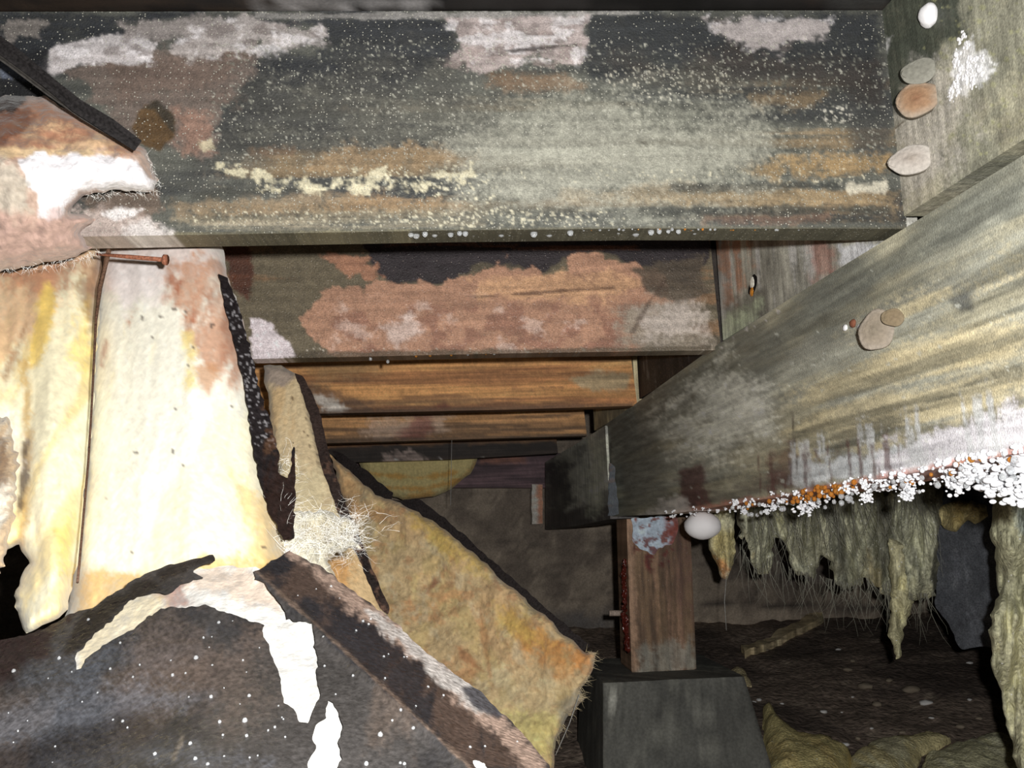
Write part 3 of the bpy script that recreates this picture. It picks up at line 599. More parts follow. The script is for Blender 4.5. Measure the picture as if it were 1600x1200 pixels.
# pier: tapered block
pz = at(1030, 1049, YP)[2]
def pier():
    Yf = 2.02; a = at(943, 1066, Yf)[0]; b = at(1163, 1062, Yf)[0]; h = .42
    top = [(a, Yf), (b, Yf), (b, Yf+.36), (a, Yf+.36)]; d = .055
    n = 40
    V = []; Fq = []
    rings = []
    for k in range(13):
        t = k/12; e = d*t*(1.35); z = pz-h*t
        cor = [(a-e*.45, Yf-e), (b+e*1.1, Yf-e), (b+e*1.1, Yf+.36+e), (a-e*.45, Yf+.36+e)]
        r = []
        for q in range(4):
            (x0, y0), (x1, y1) = cor[q], cor[(q+1) % 4]
            for i in range(n): r.append((x0+(x1-x0)*i/n, y0+(y1-y0)*i/n, z))
        rings.append(r)
    V = np.array([p for r in rings for p in r]); m = 4*n
    for k in range(12):
        for i in range(m): Fq.append((k*m+i, k*m+(i+1) % m, (k+1)*m+(i+1) % m, (k+1)*m+i))
    # top
    T0 = len(V); tv = [(top[0][0]+(top[1][0]-top[0][0])*i/n, Yf+.36*j/n, pz) for j in range(n+1) for i in range(n+1)]
    for j in range(n):
        for i in range(n): Fq.append((T0+j*(n+1)+i, T0+j*(n+1)+i+1, T0+(j+1)*(n+1)+i+1, T0+(j+1)*(n+1)+i))
    V = np.concatenate([V, np.array(tv)]); Fq = np.array(Fq)[:, ::-1]
    V = V+.002*(np.stack([fbm(V[:, 0]*40+V[:, 2]*30, V[:, 1]*40, s, 3) for s in (1, 2, 3)], 1)-.5)
    px, py = uvof(V)
    col = paint(px, py, V[:, 0]+V[:, 1], V[:, 2], .3, [L((74, 74, 69)), L((56, 56, 53), .6, st=(18, 18, .45, .6)), L((110, 110, 100), .4, st=(30, 30, .52, .66)),
        L((150, 150, 140), .8, [(948, 1072), (958, 1070), (966, 1100), (955, 1105)], soft=3, rag=5, rs=8)])
    o = mesh_np('pier_block', V, Fq, col, MC, None, False)
    return tag(o, 'tapered grey concrete pier under the brown post', 'pier')
pier()

# ================================================================== INSULATION
GB = (70, 9)
CRM = (252, 246, 214); YEL = (228, 200, 122)
def lay_batt(E, *extra): return list(extra)
# big pale batt hanging behind the nearest joist
def placeA(px, py):
    Y = .985-.26*np.clip((py-395)/520, -.3, 1.2) + .00022*np.abs(px-300) - .02*np.sin(np.clip((px-150)/290, 0, 1)*math.pi)
    return at(px, py, Y)
A_poly = [(148, 330), (345, 330), (352, 420), (380, 500), (398, 600), (412, 700), (436, 800), (446, 870), (440, 920), (360, 980), (100, 1000), (112, 880), (130, 760), (140, 600), (146, 470)]
bA = sheet('insulation_batt', ragged(A_poly, 9, 4, 1), placeA, .06, [
    L((255, 252, 232)), L((250, 238, 190), .7, st=(26, 5, .5, .64)),
    L((236, 214, 205), .95, rect(140, 330, 360, 440), soft=26, rag=30),
    L((246, 236, 232), .9, [(165, 395), (260, 398), (260, 460), (200, 480), (165, 450)], soft=16, rag=20),
    L((206, 150, 112), .92, [(262, 410), (330, 400), (352, 430), (385, 520), (395, 600), (360, 600), (330, 575), (300, 520), (275, 470)], soft=18, rag=36, rs=26, st=(60, 7, .26, .5)),
    L((176, 102, 60), .95, [(275, 440), (310, 445), (315, 500), (300, 540), (285, 510)], soft=12, rag=20, rs=18, st=(70, 9, .42, .58)),
    L((180, 120, 84), .85, [(320, 460), (360, 470), (385, 560), (380, 590), (340, 575)], soft=14, rag=18, st=(60, 10, .4, .56)),
    L((206, 146, 92), .8, [(305, 575), (335, 570), (345, 590), (325, 618), (310, 600)], soft=7, rag=9),
    L((196, 130, 84), .8, [(195, 510), (208, 480), (216, 482), (204, 512)], soft=4, rag=5), L((180, 110, 74), .7, [(154, 572), (164, 530), (170, 530), (160, 575)], soft=4, rag=5),
    L((240, 214, 110), .8, [(285, 520), (300, 520), (305, 600), (290, 610)], soft=8, rag=8), L((226, 180, 70), .7, [(360, 740), (450, 800), (450, 900), (400, 900)], soft=16, rag=16),
    L((222, 176, 70), .85, [(110, 890), (240, 905), (330, 868), (440, 878), (440, 930), (110, 980)], soft=14, rag=18),
    L((244, 226, 160), .6, [(112, 880), (130, 600), (150, 600), (134, 880)], soft=8),
    L((70, 50, 40), .8, rect(130, 420, 440, 900), sp=(9, .03))],
    .88, MIS, gr=GB, mot=.14, step=4, rnd=40, rdepth=.05, relief=(.006, 60), rscale=(1.6, .3), s=1)
tag(bA, 'big pale insulation batt hanging behind the nearest joist, brown-stained at top', 'insulation', 'insulation batts fallen between the joists')
# its dark shiny facing edge
kf = sheet('kraft_facing', ragged([(346, 432), (358, 440), (378, 480), (398, 560), (418, 640), (442, 712), (437, 740), (455, 750), (462, 690), (466, 720), (464, 842), (446, 845), (424, 800), (410, 750), (398, 690), (386, 610), (372, 540), (354, 480)], 6, 2.5, 4),
    lambda x, y: placeA(x, y)-np.array([0, .012, 0]), .004, [L((36, 30, 32)), L((150, 146, 150), .85, [(360, 450), (385, 470), (420, 620), (440, 700), (400, 700), (376, 560), (356, 480)], soft=5, sp=(6, .75)), L((96, 64, 40), .7, [(415, 640), (440, 690), (442, 715), (420, 710)], soft=5, rag=6, st=(90, 90, .42, .55)), L((44, 26, 20), .8, rect(415, 715, 470, 850), soft=4, st=(90, 6, .45, .58))],  # pale grey specks paint the sparkle of the glossy backing
    .95, MK, step=2.5, parent=bA, relief=(.003, 20)); kf['label'] = 'black glossy backing along the right edge'
# left yellow folds
def placeL(px, py):
    Y = .975-.27*np.clip((py-395)/540, -.2, 1.2) + .012*np.sin(px/17.)*np.clip((py-420)/200, 0, 1) - .01
    return at(px, py, Y)
L_poly = [(-70, 335), (150, 335), (158, 420), (150, 560), (138, 720), (128, 840), (118, 900), (100, 960), (40, 990), (20, 930), (45, 880), (30, 850), (8, 862), (-70, 846)]
bL = sheet('insulation_batt', ragged(L_poly, 9, 5, 2), placeL, .06, [
    L((250, 240, 196)), L((230, 200, 110), .7, st=(40, 7, .46, .6)),
    L((206, 164, 120), .9, [(-70, 330), (160, 330), (158, 450), (120, 430), (90, 480), (60, 520), (20, 560), (-70, 600)], soft=18, rag=30, rs=30),
    L((186, 120, 76), .8, [(-20, 395), (130, 395), (110, 440), (60, 470), (20, 450)], soft=16, rag=22, rs=30),
    L((222, 186, 60), .9, [(60, 470), (74, 440), (84, 460), (80, 540), (60, 575), (42, 560)], soft=6, rag=10), L((236, 206, 90), .8, [(100, 560), (140, 480), (150, 560), (130, 600)], soft=12, rag=12),
    L((120, 76, 44), .7, [(120, 440), (158, 400), (160, 500), (140, 520)], soft=9, rag=10), L((150, 110, 70), .8, [(2, 590), (40, 500), (44, 505), (10, 600)], soft=5, rag=5),
    L((196, 156, 70), .8, [(30, 560), (46, 560), (50, 760), (36, 860), (26, 850), (40, 700)], soft=6, rag=8),
    L((70, 50, 34), .85, [(36, 690), (44, 690), (42, 760), (32, 800), (28, 790)], soft=4, rag=4),  # narrow dark strip paints the shade inside a crease
    L((206, 180, 40), .7, [(85, 830), (118, 800), (118, 910), (92, 900)], soft=10, rag=8), L((240, 232, 214), .9, rect(-70, 640, 24, 720), soft=12, rag=14)],
    .9, MIS, gr=GB, mot=.14, step=4, rnd=26, rdepth=.04, relief=(.012, 44), rscale=(1.5, .35), s=5)
tag(bL, 'yellow creased insulation at the left edge, beside the rusty wire', 'insulation', 'insulation batts fallen between the joists')
# far-left frayed lower piece
def placeLL(px, py): return at(px, py, .80-.12*np.clip((py-700)/250, -.2, 1.2))
b = sheet('insulation_scrap', ragged([(-70, 640), (10, 650), (30, 720), (22, 800), (12, 860), (-4, 900), (-70, 900)], 6, 6, 8), placeLL, .03, [L((240, 230, 208)), L((196, 160, 110), .8, st=(40, 10, .48, .6)), L((120, 84, 50), .7, rect(-70, 690, 14, 770), soft=10, rag=14)], .95, MI, gr=GB, mot=.14, step=3, rnd=14, rdepth=.02, relief=(.008, 26), s=9)
tag(b, 'frayed whitish insulation scrap at the far left edge, below the yellow folds', 'insulation')
# sag of insulation in front of the nearest joist at the upper left
def placeT(px, py): return at(px, py, .815-.05*np.sin(np.clip((py-140)/270, 0, 1)*math.pi)+.00015*np.clip(px, 0, 300))
T_poly = [(-70, 140), (0, 150), (60, 150), (110, 170), (180, 205), (225, 232), (246, 280), (240, 300), (180, 298), (130, 305), (110, 330), (150, 342), (124, 366), (146, 388), (120, 404), (90, 408), (60, 414), (30, 420), (-70, 428)]
bT = sheet('insulation_batt', ragged(T_poly, 8, 4, 6), placeT, .05, [
    L((206, 172, 150)), L((176, 116, 76), .9, [(-70, 140), (60, 150), (180, 205), (225, 235), (100, 236), (-70, 245)], soft=8, rag=14), L((220, 180, 130), .8, [(20, 190), (110, 200), (190, 226), (120, 236), (40, 226)], soft=10, rag=12, st=(14, 40, .4, .55)),
    L((110, 56, 26), .85, [(-70, 150), (20, 160), (60, 180), (30, 215), (-70, 230)], soft=10, rag=18, rs=24), L((230, 196, 140), .8, [(-70, 228), (40, 232), (200, 238), (120, 244), (-70, 250)], soft=4, rag=5),
    L((24, 20, 20), .9, [(-70, 140), (40, 148), (36, 165), (20, 175), (-70, 170)], soft=4, rag=8),
    L((250, 246, 250), .98, [(28, 250), (60, 240), (160, 242), (215, 252), (248, 296), (200, 302), (150, 298), (120, 300), (100, 330), (85, 342), (60, 340), (58, 305), (38, 285)], soft=3, rag=8, rs=16),
    L((140, 104, 84), .8, [(100, 330), (125, 298), (140, 300), (130, 330)], soft=4, rag=5), L((200, 190, 170), .8, [(-70, 250), (30, 255), (50, 330), (-70, 340)], soft=9, rag=16), L((190, 150, 136), .7, [(-70, 330), (150, 340), (150, 410), (-70, 420)], soft=14, rag=18)],
    1.12, MI, gr=GB, mot=.2, step=3, rnd=26, rdepth=.035, relief=(.012, 44), s=12)
tag(bT, 'brown insulation with a bright white patch, bulging over the nearest joist at upper left', 'insulation', 'insulation batts fallen between the joists')

# foreground sagging batt with torn black facing
def fold(px, py):       # distance to the right of the crease line
    ax, ay, bx, by = 398, 893, 740, 1205; n = math.hypot(bx-ax, by-ay)
    return ((px-ax)*(by-ay)-(py-ay)*(bx-ax))/n
def placeK(px, py):
    t = np.clip((py-870)/330, -.2, 1.4); d = np.clip(fold(px, py), 0, 200)
    Y = .70-.20*t + .07*(d/110)**1.3 - .006*np.exp(-(fold(px, py)/10)**2) + .00016*np.clip(300-px, 0, 400) + .008*np.sin((px*.5+py)/46.)*np.clip(t, 0, 1)
    return at(px, py, Y)
K_poly = [(-70, 1040), (0, 1002), (60, 985), (110, 962), (150, 946), (200, 912), (246, 890), (300, 872), (335, 866), (338, 876), (300, 892), (330, 912), (400, 905), (396, 892), (425, 878), (452, 860), (500, 884), (560, 930), (620, 975), (680, 1030), (740, 1072), (790, 1118), (830, 1160), (870, 1215), (890, 1260), (-70, 1260)]
tear1 = [(118, 1030), (122, 1020), (150, 990), (185, 960), (205, 936), (240, 926), (262, 930), (282, 912), (330, 900), (385, 900), (412, 912), (440, 945), (448, 968), (490, 974), (492, 1010), (498, 1030), (494, 1060), (500, 1085), (488, 1112), (482, 1130), (466, 1128), (462, 1112), (445, 1098), (436, 1050), (422, 1018), (408, 985), (414, 976), (360, 960), (320, 945), (290, 950), (262, 948), (232, 962), (205, 985), (165, 1005), (135, 1030), (122, 1046)]
tear2 = [(512, 1092), (526, 1108), (538, 1135), (530, 1160), (534, 1180), (522, 1230), (478, 1230), (482, 1185), (494, 1170), (488, 1150), (498, 1128), (508, 1122)]
KL = [L((78, 74, 72)), L((48, 48, 52), .75, st=(10, 16, .45, .6)), L((104, 88, 76), .6, st=(24, 26, .52, .66)),
      L((92, 98, 108), .6, [(-70, 1080), (150, 1010), (300, 1000), (250, 1120), (-70, 1180)], soft=40, st=(8, 40, .46, .6)),  # blue-grey sheen of the paper, painted as colour
      L((110, 92, 80), .55, [(150, 980), (400, 960), (420, 1100), (300, 1200), (180, 1200)], soft=50, st=(26, 26, .45, .6)),
      L((112, 116, 126), .55, [(-70, 1110), (220, 1070), (330, 1090), (180, 1130), (-70, 1180)], soft=20, rag=16, rs=60), L((104, 108, 118), .5, [(60, 1190), (250, 1150), (420, 1190), (300, 1200)], soft=16, rag=14), L((44, 40, 42), .6, [(-70, 1185), (200, 1120), (360, 1150), (250, 1165), (100, 1200), (-70, 1230)], soft=16, rag=14),  # blue-grey bands paint more of the paper's sheen into its colour
      L((40, 34, 30), .9, [(90, 1030), (130, 960), (205, 915), (260, 884), (338, 866), (338, 878), (300, 888), (240, 920), (190, 950), (120, 1020)], soft=5, rag=8),
      L((54, 34, 32), .9, [(-70, 1060), (0, 985), (110, 960), (80, 1010), (20, 1060)], soft=12, rag=20),
      L((40, 42, 52), .8, [(395, 893), (450, 862), (560, 940), (700, 1060), (850, 1200), (740, 1200), (560, 1040)], soft=5, rag=8),
      L((120, 92, 74), .6, [(395, 893), (450, 862), (560, 940), (700, 1060), (850, 1200), (740, 1200), (560, 1040)], soft=5, st=(30, 30, .46, .58)),
      L((214, 178, 156), .95, [(450, 862), (500, 884), (620, 975), (740, 1072), (830, 1160), (880, 1230), (850, 1240), (780, 1150), (700, 1080), (600, 985), (500, 905)], soft=7, rag=12, rs=20),
      L((240, 232, 226), .9, [(560, 945), (620, 975), (740, 1072), (780, 1110), (760, 1120), (700, 1075), (640, 1020)], soft=6, rag=12, rs=16),
      L((64, 66, 80), .9, [(725, 1075), (745, 1076), (790, 1115), (780, 1125), (740, 1100)], soft=4, rag=5), L((150, 124, 104), .6, [(397, 890), (401, 890), (558, 1030), (743, 1203), (738, 1205), (553, 1034)], soft=2, rag=2),
      L((150, 136, 118), .7, [(272, 1190), (290, 1150), (284, 1145), (278, 1160), (268, 1185)], soft=3, rag=3)]
rootK = sheet('insulation_batt', ragged([(-60, 1030), (110, 975), (240, 905), (330, 885), (420, 890), (470, 885), (560, 950), (700, 1070), (860, 1225), (870, 1250), (-60, 1250)], 9, 3, 7), lambda x, y: placeK(x, y)+np.array([0, .012, 0]), .05,
    [L((255, 252, 244)), L((236, 206, 176), .8, [(250, 900), (330, 890), (420, 905), (430, 950), (340, 930), (270, 930)], soft=14, rag=20), L((180, 120, 100), .8, [(230, 920), (275, 908), (290, 945), (250, 955)], soft=8, rag=12), L((250, 226, 160), .7, rect(110, 930, 250, 1060), soft=10)], .95, MI, gr=GB, mot=.14, step=4, relief=(.003, 30), s=15)
tag(rootK, 'sagging foreground batt with black torn facing, bottom left', 'insulation', 'insulation batts fallen between the joists')
kk = sheet('kraft_facing', ragged(K_poly, 7, 3, 9), placeK, .0015, KL, 1.75, MK, step=3, parent=rootK, relief=(.002, 60), s=17, holes=(ragged(tear1, 5, 2.5, 3), ragged(tear2, 5, 2.5, 4)))
kk['label'] = 'black torn paper facing with white rips'

# narrow second batt behind
def placeB(px, py): return at(px, py, 1.52-.22*np.clip((py-575)/400, -.1, 1.2)+.03*np.clip((px-480)/120, -1, 1)**2)
bB = sheet('insulation_batt', ragged([(412, 572), (440, 570), (468, 585), (484, 640), (505, 720), (545, 810), (580, 880), (604, 950), (620, 1010), (470, 1010), (455, 880), (440, 780), (425, 680)], 8, 2.5, 10), placeB, .05, [
    L((222, 196, 146)), L((196, 158, 98), .6, st=(30, 6, .46, .6)), L((150, 134, 122), .9, [(408, 570), (460, 570), (472, 592), (445, 604), (415, 600)], soft=5, rag=8),
    L((84, 60, 40), .8, [(452, 615), (466, 620), (510, 720), (500, 730), (470, 680)], soft=6, sp=(8, .5)), L((240, 222, 170), .7, [(430, 720), (500, 740), (540, 860), (450, 860)], soft=20, rag=20), L((200, 140, 56), .8, [(515, 870), (550, 880), (545, 940), (520, 960)], soft=12, rag=12)],
    .40, MI, gr=GB, mot=.14, step=3, rnd=12, rdepth=.02, relief=(.006, 34), rscale=(1.3, .4), s=21)
tag(bB, 'narrow tan insulation batt behind the big pale one, black along its right edge', 'insulation', 'insulation batts fallen between the joists')
kb = sheet('kraft_facing', ragged([(462, 584), (474, 588), (500, 640), (515, 710), (545, 800), (575, 870), (609, 950), (607, 960), (594, 950), (560, 870), (528, 800), (502, 725), (484, 650)], 6, 1.5, 11), lambda x, y: placeB(x, y)-np.array([0, .006, 0]), .004, [L((50, 38, 34)), L((26, 22, 22), .7, st=(40, 10, .45, .6)), L((110, 78, 60), .5, st=(60, 60, .58, .66))], .38, MK, step=2.5, parent=bB)
kb['label'] = 'dark brown backing edge'
# large tan batt slanting down to the pier
def placeC(px, py):
    t = np.clip(((px-515)*.62+(py-705)*.78)/580, -.1, 1.2)
    return at(px, py, 2.02-.42*t+.02*np.sin((px-py)/60.))
bC = sheet('insulation_batt', ragged([(514, 706), (545, 735), (580, 768), (640, 792), (690, 822), (745, 868), (760, 882), (850, 962), (915, 1018), (933, 1020), (925, 1052), (905, 1078), (912, 1092), (888, 1120), (872, 1150), (866, 1190), (850, 1240), (700, 1240), (600, 1000), (560, 860), (530, 760)], 8, 4, 12), placeC, .06, [
    L((216, 186, 130)), L((196, 158, 104), .6, st=(14, 9, .46, .6)), L((222, 194, 118), .6, st=(24, 18, .52, .66)), L((160, 114, 66), .6, st=(11, 24, .60, .68)), L((232, 212, 166), .6, st=(40, 30, .56, .68)), L((150, 106, 64), .5, st=(60, 60, .62, .7)), L((110, 74, 44), .5, rect(500, 700, 940, 1200), sp=(5, .05)),
    L((196, 150, 90), .8, [(510, 700), (560, 750), (560, 830), (530, 780)], soft=10, rag=12), L((214, 176, 60), .8, [(640, 800), (740, 860), (760, 900), (700, 870)], soft=16, rag=18), L((190, 124, 40), .85, [(800, 960), (860, 980), (910, 1030), (880, 1060), (820, 1010)], soft=16, rag=20, rs=24),
    L((214, 180, 70), .7, [(770, 940), (820, 960), (850, 1010), (790, 990)], soft=14, rag=12), L((228, 206, 150), .7, [(760, 1050), (870, 1060), (890, 1100), (830, 1150), (770, 1100)], soft=24, rag=24), L((220, 206, 110), .7, [(780, 1110), (870, 1120), (860, 1190), (810, 1170)], soft=16, rag=16),
    L((132, 88, 50), .8, [(715, 1010), (722, 1012), (760, 1050), (755, 1054), (720, 1026)], soft=4, rag=4), L((120, 74, 46), .8, [(662, 928), (680, 905), (684, 910), (668, 930)], soft=3, rag=3), L((140, 96, 50), .6, [(750, 950), (762, 1000), (770, 1060), (764, 1060), (752, 1000)], soft=3, rag=3), L((110, 106, 92), .8, [(870, 1100), (912, 1080), (905, 1100), (876, 1160)], soft=8, rag=8)],  # thin dark lines paint the shade of creases into the batt
    .27, MI, gr=(24, 30), mot=.22, step=2.5, rnd=14, rdepth=.03, relief=(.022, 42), s=25)
tag(bC, 'large tan insulation batt slanting down in front of the concrete pier', 'insulation', 'insulation batts fallen between the joists')
kc_ = sheet('kraft_facing', ragged([(512, 702), (530, 706), (575, 738), (612, 768), (608, 780), (650, 778), (700, 812), (760, 868), (830, 930), (900, 990), (932, 1016), (915, 1026), (850, 985), (760, 900), (690, 850), (600, 800), (540, 750)], 7, 2, 13), lambda x, y: placeC(x, y)+np.array([0, .065, 0]), .004, [L((26, 22, 22))], .25, MK, step=3, parent=bC)
kc_['label'] = 'black backing along the upper edge'
# little sag under the farthest joist
bD = sheet('insulation_batt', ragged([(540, 690), (752, 690), (745, 722), (735, 740), (705, 764), (668, 778), (630, 780), (600, 768), (575, 748)], 8, 2, 14), plane_place(3.075), .05, [L((198, 180, 112)), L((214, 200, 140), .6, st=(8, 12, .5, .62)),
    L((170, 126, 40), .85, [(570, 736), (650, 744), (720, 734), (720, 740), (650, 750), (570, 742)], soft=3, rag=4), L((170, 124, 40), .85, [(590, 758), (660, 760), (720, 748), (715, 756), (660, 768), (600, 766)], soft=3, rag=4), L((150, 110, 40), .8, [(700, 764), (745, 722), (735, 740), (668, 780), (620, 782), (650, 772)], soft=4, rag=4)], .095, MI, gr=GB, mot=.14, step=2.5, rnd=16, rdepth=.03, relief=(.008, 24), s=29, ek=.75)
tag(bD, 'small yellow sag of insulation under the farthest joist', 'insulation', 'insulation batts fallen between the joists')

# wet curtain of insulation beyond the girder
def placeW(Y): return lambda px, py: at(px, py, Y+.20*(fbm(px/48., py/120., 61, 3)-.5)+.05*(fbm(px/11., py/70., 62, 3)-.5))
WL = [L((112, 112, 92)), L((66, 66, 56), .8, st=(26, 5, .45, .58)), L((160, 158, 128), .7, st=(32, 7, .54, .64)), L((128, 110, 62), .5, st=(16, 6, .58, .68)), L((60, 58, 46), .6, st=(9, 6, .56, .66))]
W_poly = [(1150, 740), (1475, 690), (1472, 780), (1468, 850), (1462, 930), (1450, 938), (1425, 934), (1404, 920), (1398, 895), (1390, 932), (1376, 926), (1352, 902), (1345, 915), (1320, 918), (1306, 914), (1296, 880), (1286, 868), (1272, 902), (1245, 900), (1234, 880), (1224, 846), (1212, 840), (1200, 892), (1184, 898), (1172, 880), (1164, 838), (1156, 850)]
bW = sheet('insulation_batt', ragged(W_poly, 6, 5, 16), placeW(1.98), .04, WL, .2, MIW, gr=GB, mot=.35, step=2.5, rnd=10, rdepth=.02, relief=(.03, 30), rscale=(1.5, .6), s=33, ek=1.55)
tag(bW, 'wet ragged curtain of insulation hanging behind the girder', 'insulation', 'wet insulation hanging beyond the girder')
b = sheet('insulation_scrap', ragged([(1116, 640), (1136, 640), (1150, 850), (1146, 880), (1136, 906), (1128, 902), (1118, 880), (1108, 858)], 6, 2, 17), placeW(2.1), .04, [L((150, 146, 116)), L((160, 146, 84), .8, rect(1110, 830, 1150, 890), soft=12), L((150, 96, 40), .8, [(1110, 862), (1130, 905), (1146, 890), (1136, 880)], soft=7)], .2, MIW, gr=GB, mot=.14, step=2.5, rnd=12, rdepth=.03, relief=(.01, 26), s=35)
tag(b, 'pointed yellow wisp of insulation hanging beside the white puffball', 'insulation', 'wet insulation hanging beyond the girder')
b = sheet('insulation_scrap', ragged([(1388, 840), (1410, 850), (1420, 935), (1428, 940), (1412, 985), (1408, 1024), (1400, 1030), (1396, 1010), (1386, 992), (1392, 950)], 5, 3, 18), placeW(1.9), .03, [L((134, 130, 96)), L((96, 92, 68), .7, st=(40, 10, .45, .6)), L((176, 172, 140), .6, st=(40, 10, .55, .65))], .22, MIW, gr=GB, mot=.14, step=2.5, rnd=9, rdepth=.02, relief=(.012, 22), s=37)
tag(b, 'long thin wet strand of insulation drooping toward the soil behind the girder', 'insulation', 'wet insulation hanging beyond the girder')
b = sheet('insulation_scrap', ragged([(1462, 790), (1500, 782), (1542, 788), (1544, 806), (1524, 818), (1512, 812), (1494, 832), (1476, 824), (1464, 815)], 6, 3, 19), placeW(1.98), .09, [L((130, 118, 74)), L((84, 74, 42), .7, st=(30, 30, .45, .6))], .25, MIW, gr=GB, mot=.14, step=2.5, rnd=12, rdepth=.03, relief=(.01, 22), s=39)
tag(b, 'short olive tuft of insulation above the dark hanging panel', 'insulation', 'wet insulation hanging beyond the girder')
pn = sheet('vapour_paper', ragged([(1464, 452), (1560, 452), (1565, 1010), (1500, 1015), (1462, 940)], 8, 3, 20), plane_place(2.06), .004, [L((52, 54, 58)), L((36, 36, 40), .7, st=(30, 5, .45, .6)), L((74, 76, 82), .3, st=(60, 6, .58, .68))], .2, MK, step=4, relief=(.02, 90), ek=1.5)
tag(pn, 'dark bluish paper sheet hanging between the wet insulation pieces', 'paper')
R_poly = [(1552, 690), (1720, 660), (1720, 1300), (1600, 1260), (1578, 1150), (1562, 1080), (1550, 1040), (1546, 985), (1558, 930), (1556, 880), (1550, 830)]
bR = sheet('insulation_batt', ragged(R_poly, 8, 4, 21), placeW(1.42), .06, [L((136, 134, 104)), L((104, 102, 80), .7, st=(20, 4, .45, .6)), L((180, 176, 138), .7, [(1550, 950), (1600, 930), (1720, 1000), (1720, 1300), (1580, 1160)], soft=24, rag=24, st=(20, 4, .36, .56)), L((170, 186, 180), .7, [(1585, 790), (1620, 780), (1620, 850), (1590, 835)], soft=9, rag=9)], .38, MIW, gr=GB, mot=.14, step=3, rnd=18, rdepth=.04, relief=(.016, 40), rscale=(1.4, .4), s=41, ek=1.9)
tag(bR, 'pale olive insulation hanging at the right edge of the picture', 'insulation', 'wet insulation hanging beyond the girder')
# pieces on the soil
def heap(name, poly, lift, layers, E, label, s, thick=.05, relief=.012):
    def pl_(px, py):
        p = on_soil(px, py); d = np.clip(sd(px, py, poly)/45., 0, 1); p[..., 2] += lift*np.sqrt(np.clip(1-(1-d)**2, 0, 1))+.004; return p
    o = sheet(name, ragged(poly, 7, 4, s), pl_, thick, layers, E, MIW, gr=GB, mot=.14, step=3, relief=(relief, 36), s=s, tvec=(0, 0, -.02), ek=.68); return tag(o, label, 'insulation', 'insulation lying on the soil')
heap('insulation_scrap', [(1192, 1120), (1206, 1116), (1219, 1137), (1250, 1160), (1300, 1165), (1330, 1180), (1330, 1260), (1205, 1260)], .05, [L((204, 188, 116)), L((160, 140, 80), .7, st=(30, 30, .46, .6)), L((222, 206, 130), .6, st=(40, 40, .54, .64))], .24, 'yellow insulation lying against the right foot of the pier', 51)
heap('insulation_scrap', [(1330, 1190), (1370, 1160), (1450, 1148), (1490, 1162), (1440, 1180), (1400, 1260), (1320, 1260)], .03, [L((146, 136, 92)), L((190, 186, 150), .7, st=(30, 30, .5, .6))], .28, 'olive strip of insulation on the soil, bottom edge between two paler pieces', 52)
heap('insulation_scrap', [(1450, 1185), (1520, 1165), (1560, 1150), (1640, 1180), (1660, 1270), (1420, 1270)], .04, [L((200, 196, 150)), L((150, 144, 104), .7, st=(30, 30, .48, .6)), L((220, 216, 180), .6, st=(40, 40, .55, .64))], .3, 'pale heap of insulation on the soil at the bottom right corner', 53)
heap('insulation_scrap', [(1140, 1050), (1152, 1042), (1165, 1052), (1175, 1075), (1160, 1070)], .02, [L((130, 118, 84))], .2, 'small beige tuft of insulation behind the top corner of the pier', 54, relief=.004)

# ------------------------------------------------------------------ white fluff beside the big batt
def fibres(name, c, n, ln, rad, spread, mat, parent, s):
    rng = random.Random(s); bm = bmesh.new()
    for k in range(n):
        p = np.array(c)+np.array([rng.gauss(0, spread[0]), rng.gauss(0, spread[1]), rng.gauss(0, spread[2])])
        d = np.array([rng.gauss(0, 1), rng.gauss(0, .5), rng.gauss(0, .6)]); d /= np.linalg.norm(d)
        prev = None; u = np.cross(d, [.1, .9, .2]); u /= np.linalg.norm(u)
        for q in range(6):
            w_ = rad*(1-.8*q/5); a = bm.verts.new(p+u*w_); b_ = bm.verts.new(p-u*w_)
            if prev: bm.faces.new((prev[0], prev[1], b_, a))
            prev = (a, b_); d = d+np.array([rng.gauss(0, .4), rng.gauss(0, .25), rng.gauss(0, .4)-.05]); d /= np.linalg.norm(d); p = p+d*ln/5
    me = bpy.data.meshes.new(name); bm.to_mesh(me); bm.free(); o = link(name, me, mat, parent); o['kind'] = 'stuff'; return o
fib = plain('white_glass_fibre', (.85, .82, .72), .6, .3, bump=None)
tf = sheet('insulation_tuft', ragged([(430, 800), (460, 802), (500, 795), (540, 808), (560, 822), (552, 846), (566, 858), (530, 862), (510, 880), (525, 905), (490, 890), (455, 870), (425, 850)], 5, 5, 22), lambda x, y: at(x, y, .82+.0006*(x-430)), .02, [L((236, 228, 198)), L((206, 190, 150), .7, st=(40, 40, .48, .6)), L((200, 160, 80), .8, [(510, 868), (560, 858), (560, 880), (520, 905)], soft=6)], .95, MI, gr=GB, mot=.14, step=3, rnd=14, rdepth=.015, relief=(.008, 20), s=45)
tag(tf, 'fluffy white fibreglass tuft caught between the batts', 'insulation')
fibres('loose_fibre', at(497, 833, .825), 420, .022, .00010, (.022, .008, .013), fib, tf, 3)
fibres('loose_fibre', at(452, 735, .86), 60, .016, .0001, (.006, .006, .012), fib, tf, 4)
fibres('loose_fibre', at(545, 838, .85), 160, .018, .0001, (.008, .008, .012), fib, tf, 5)

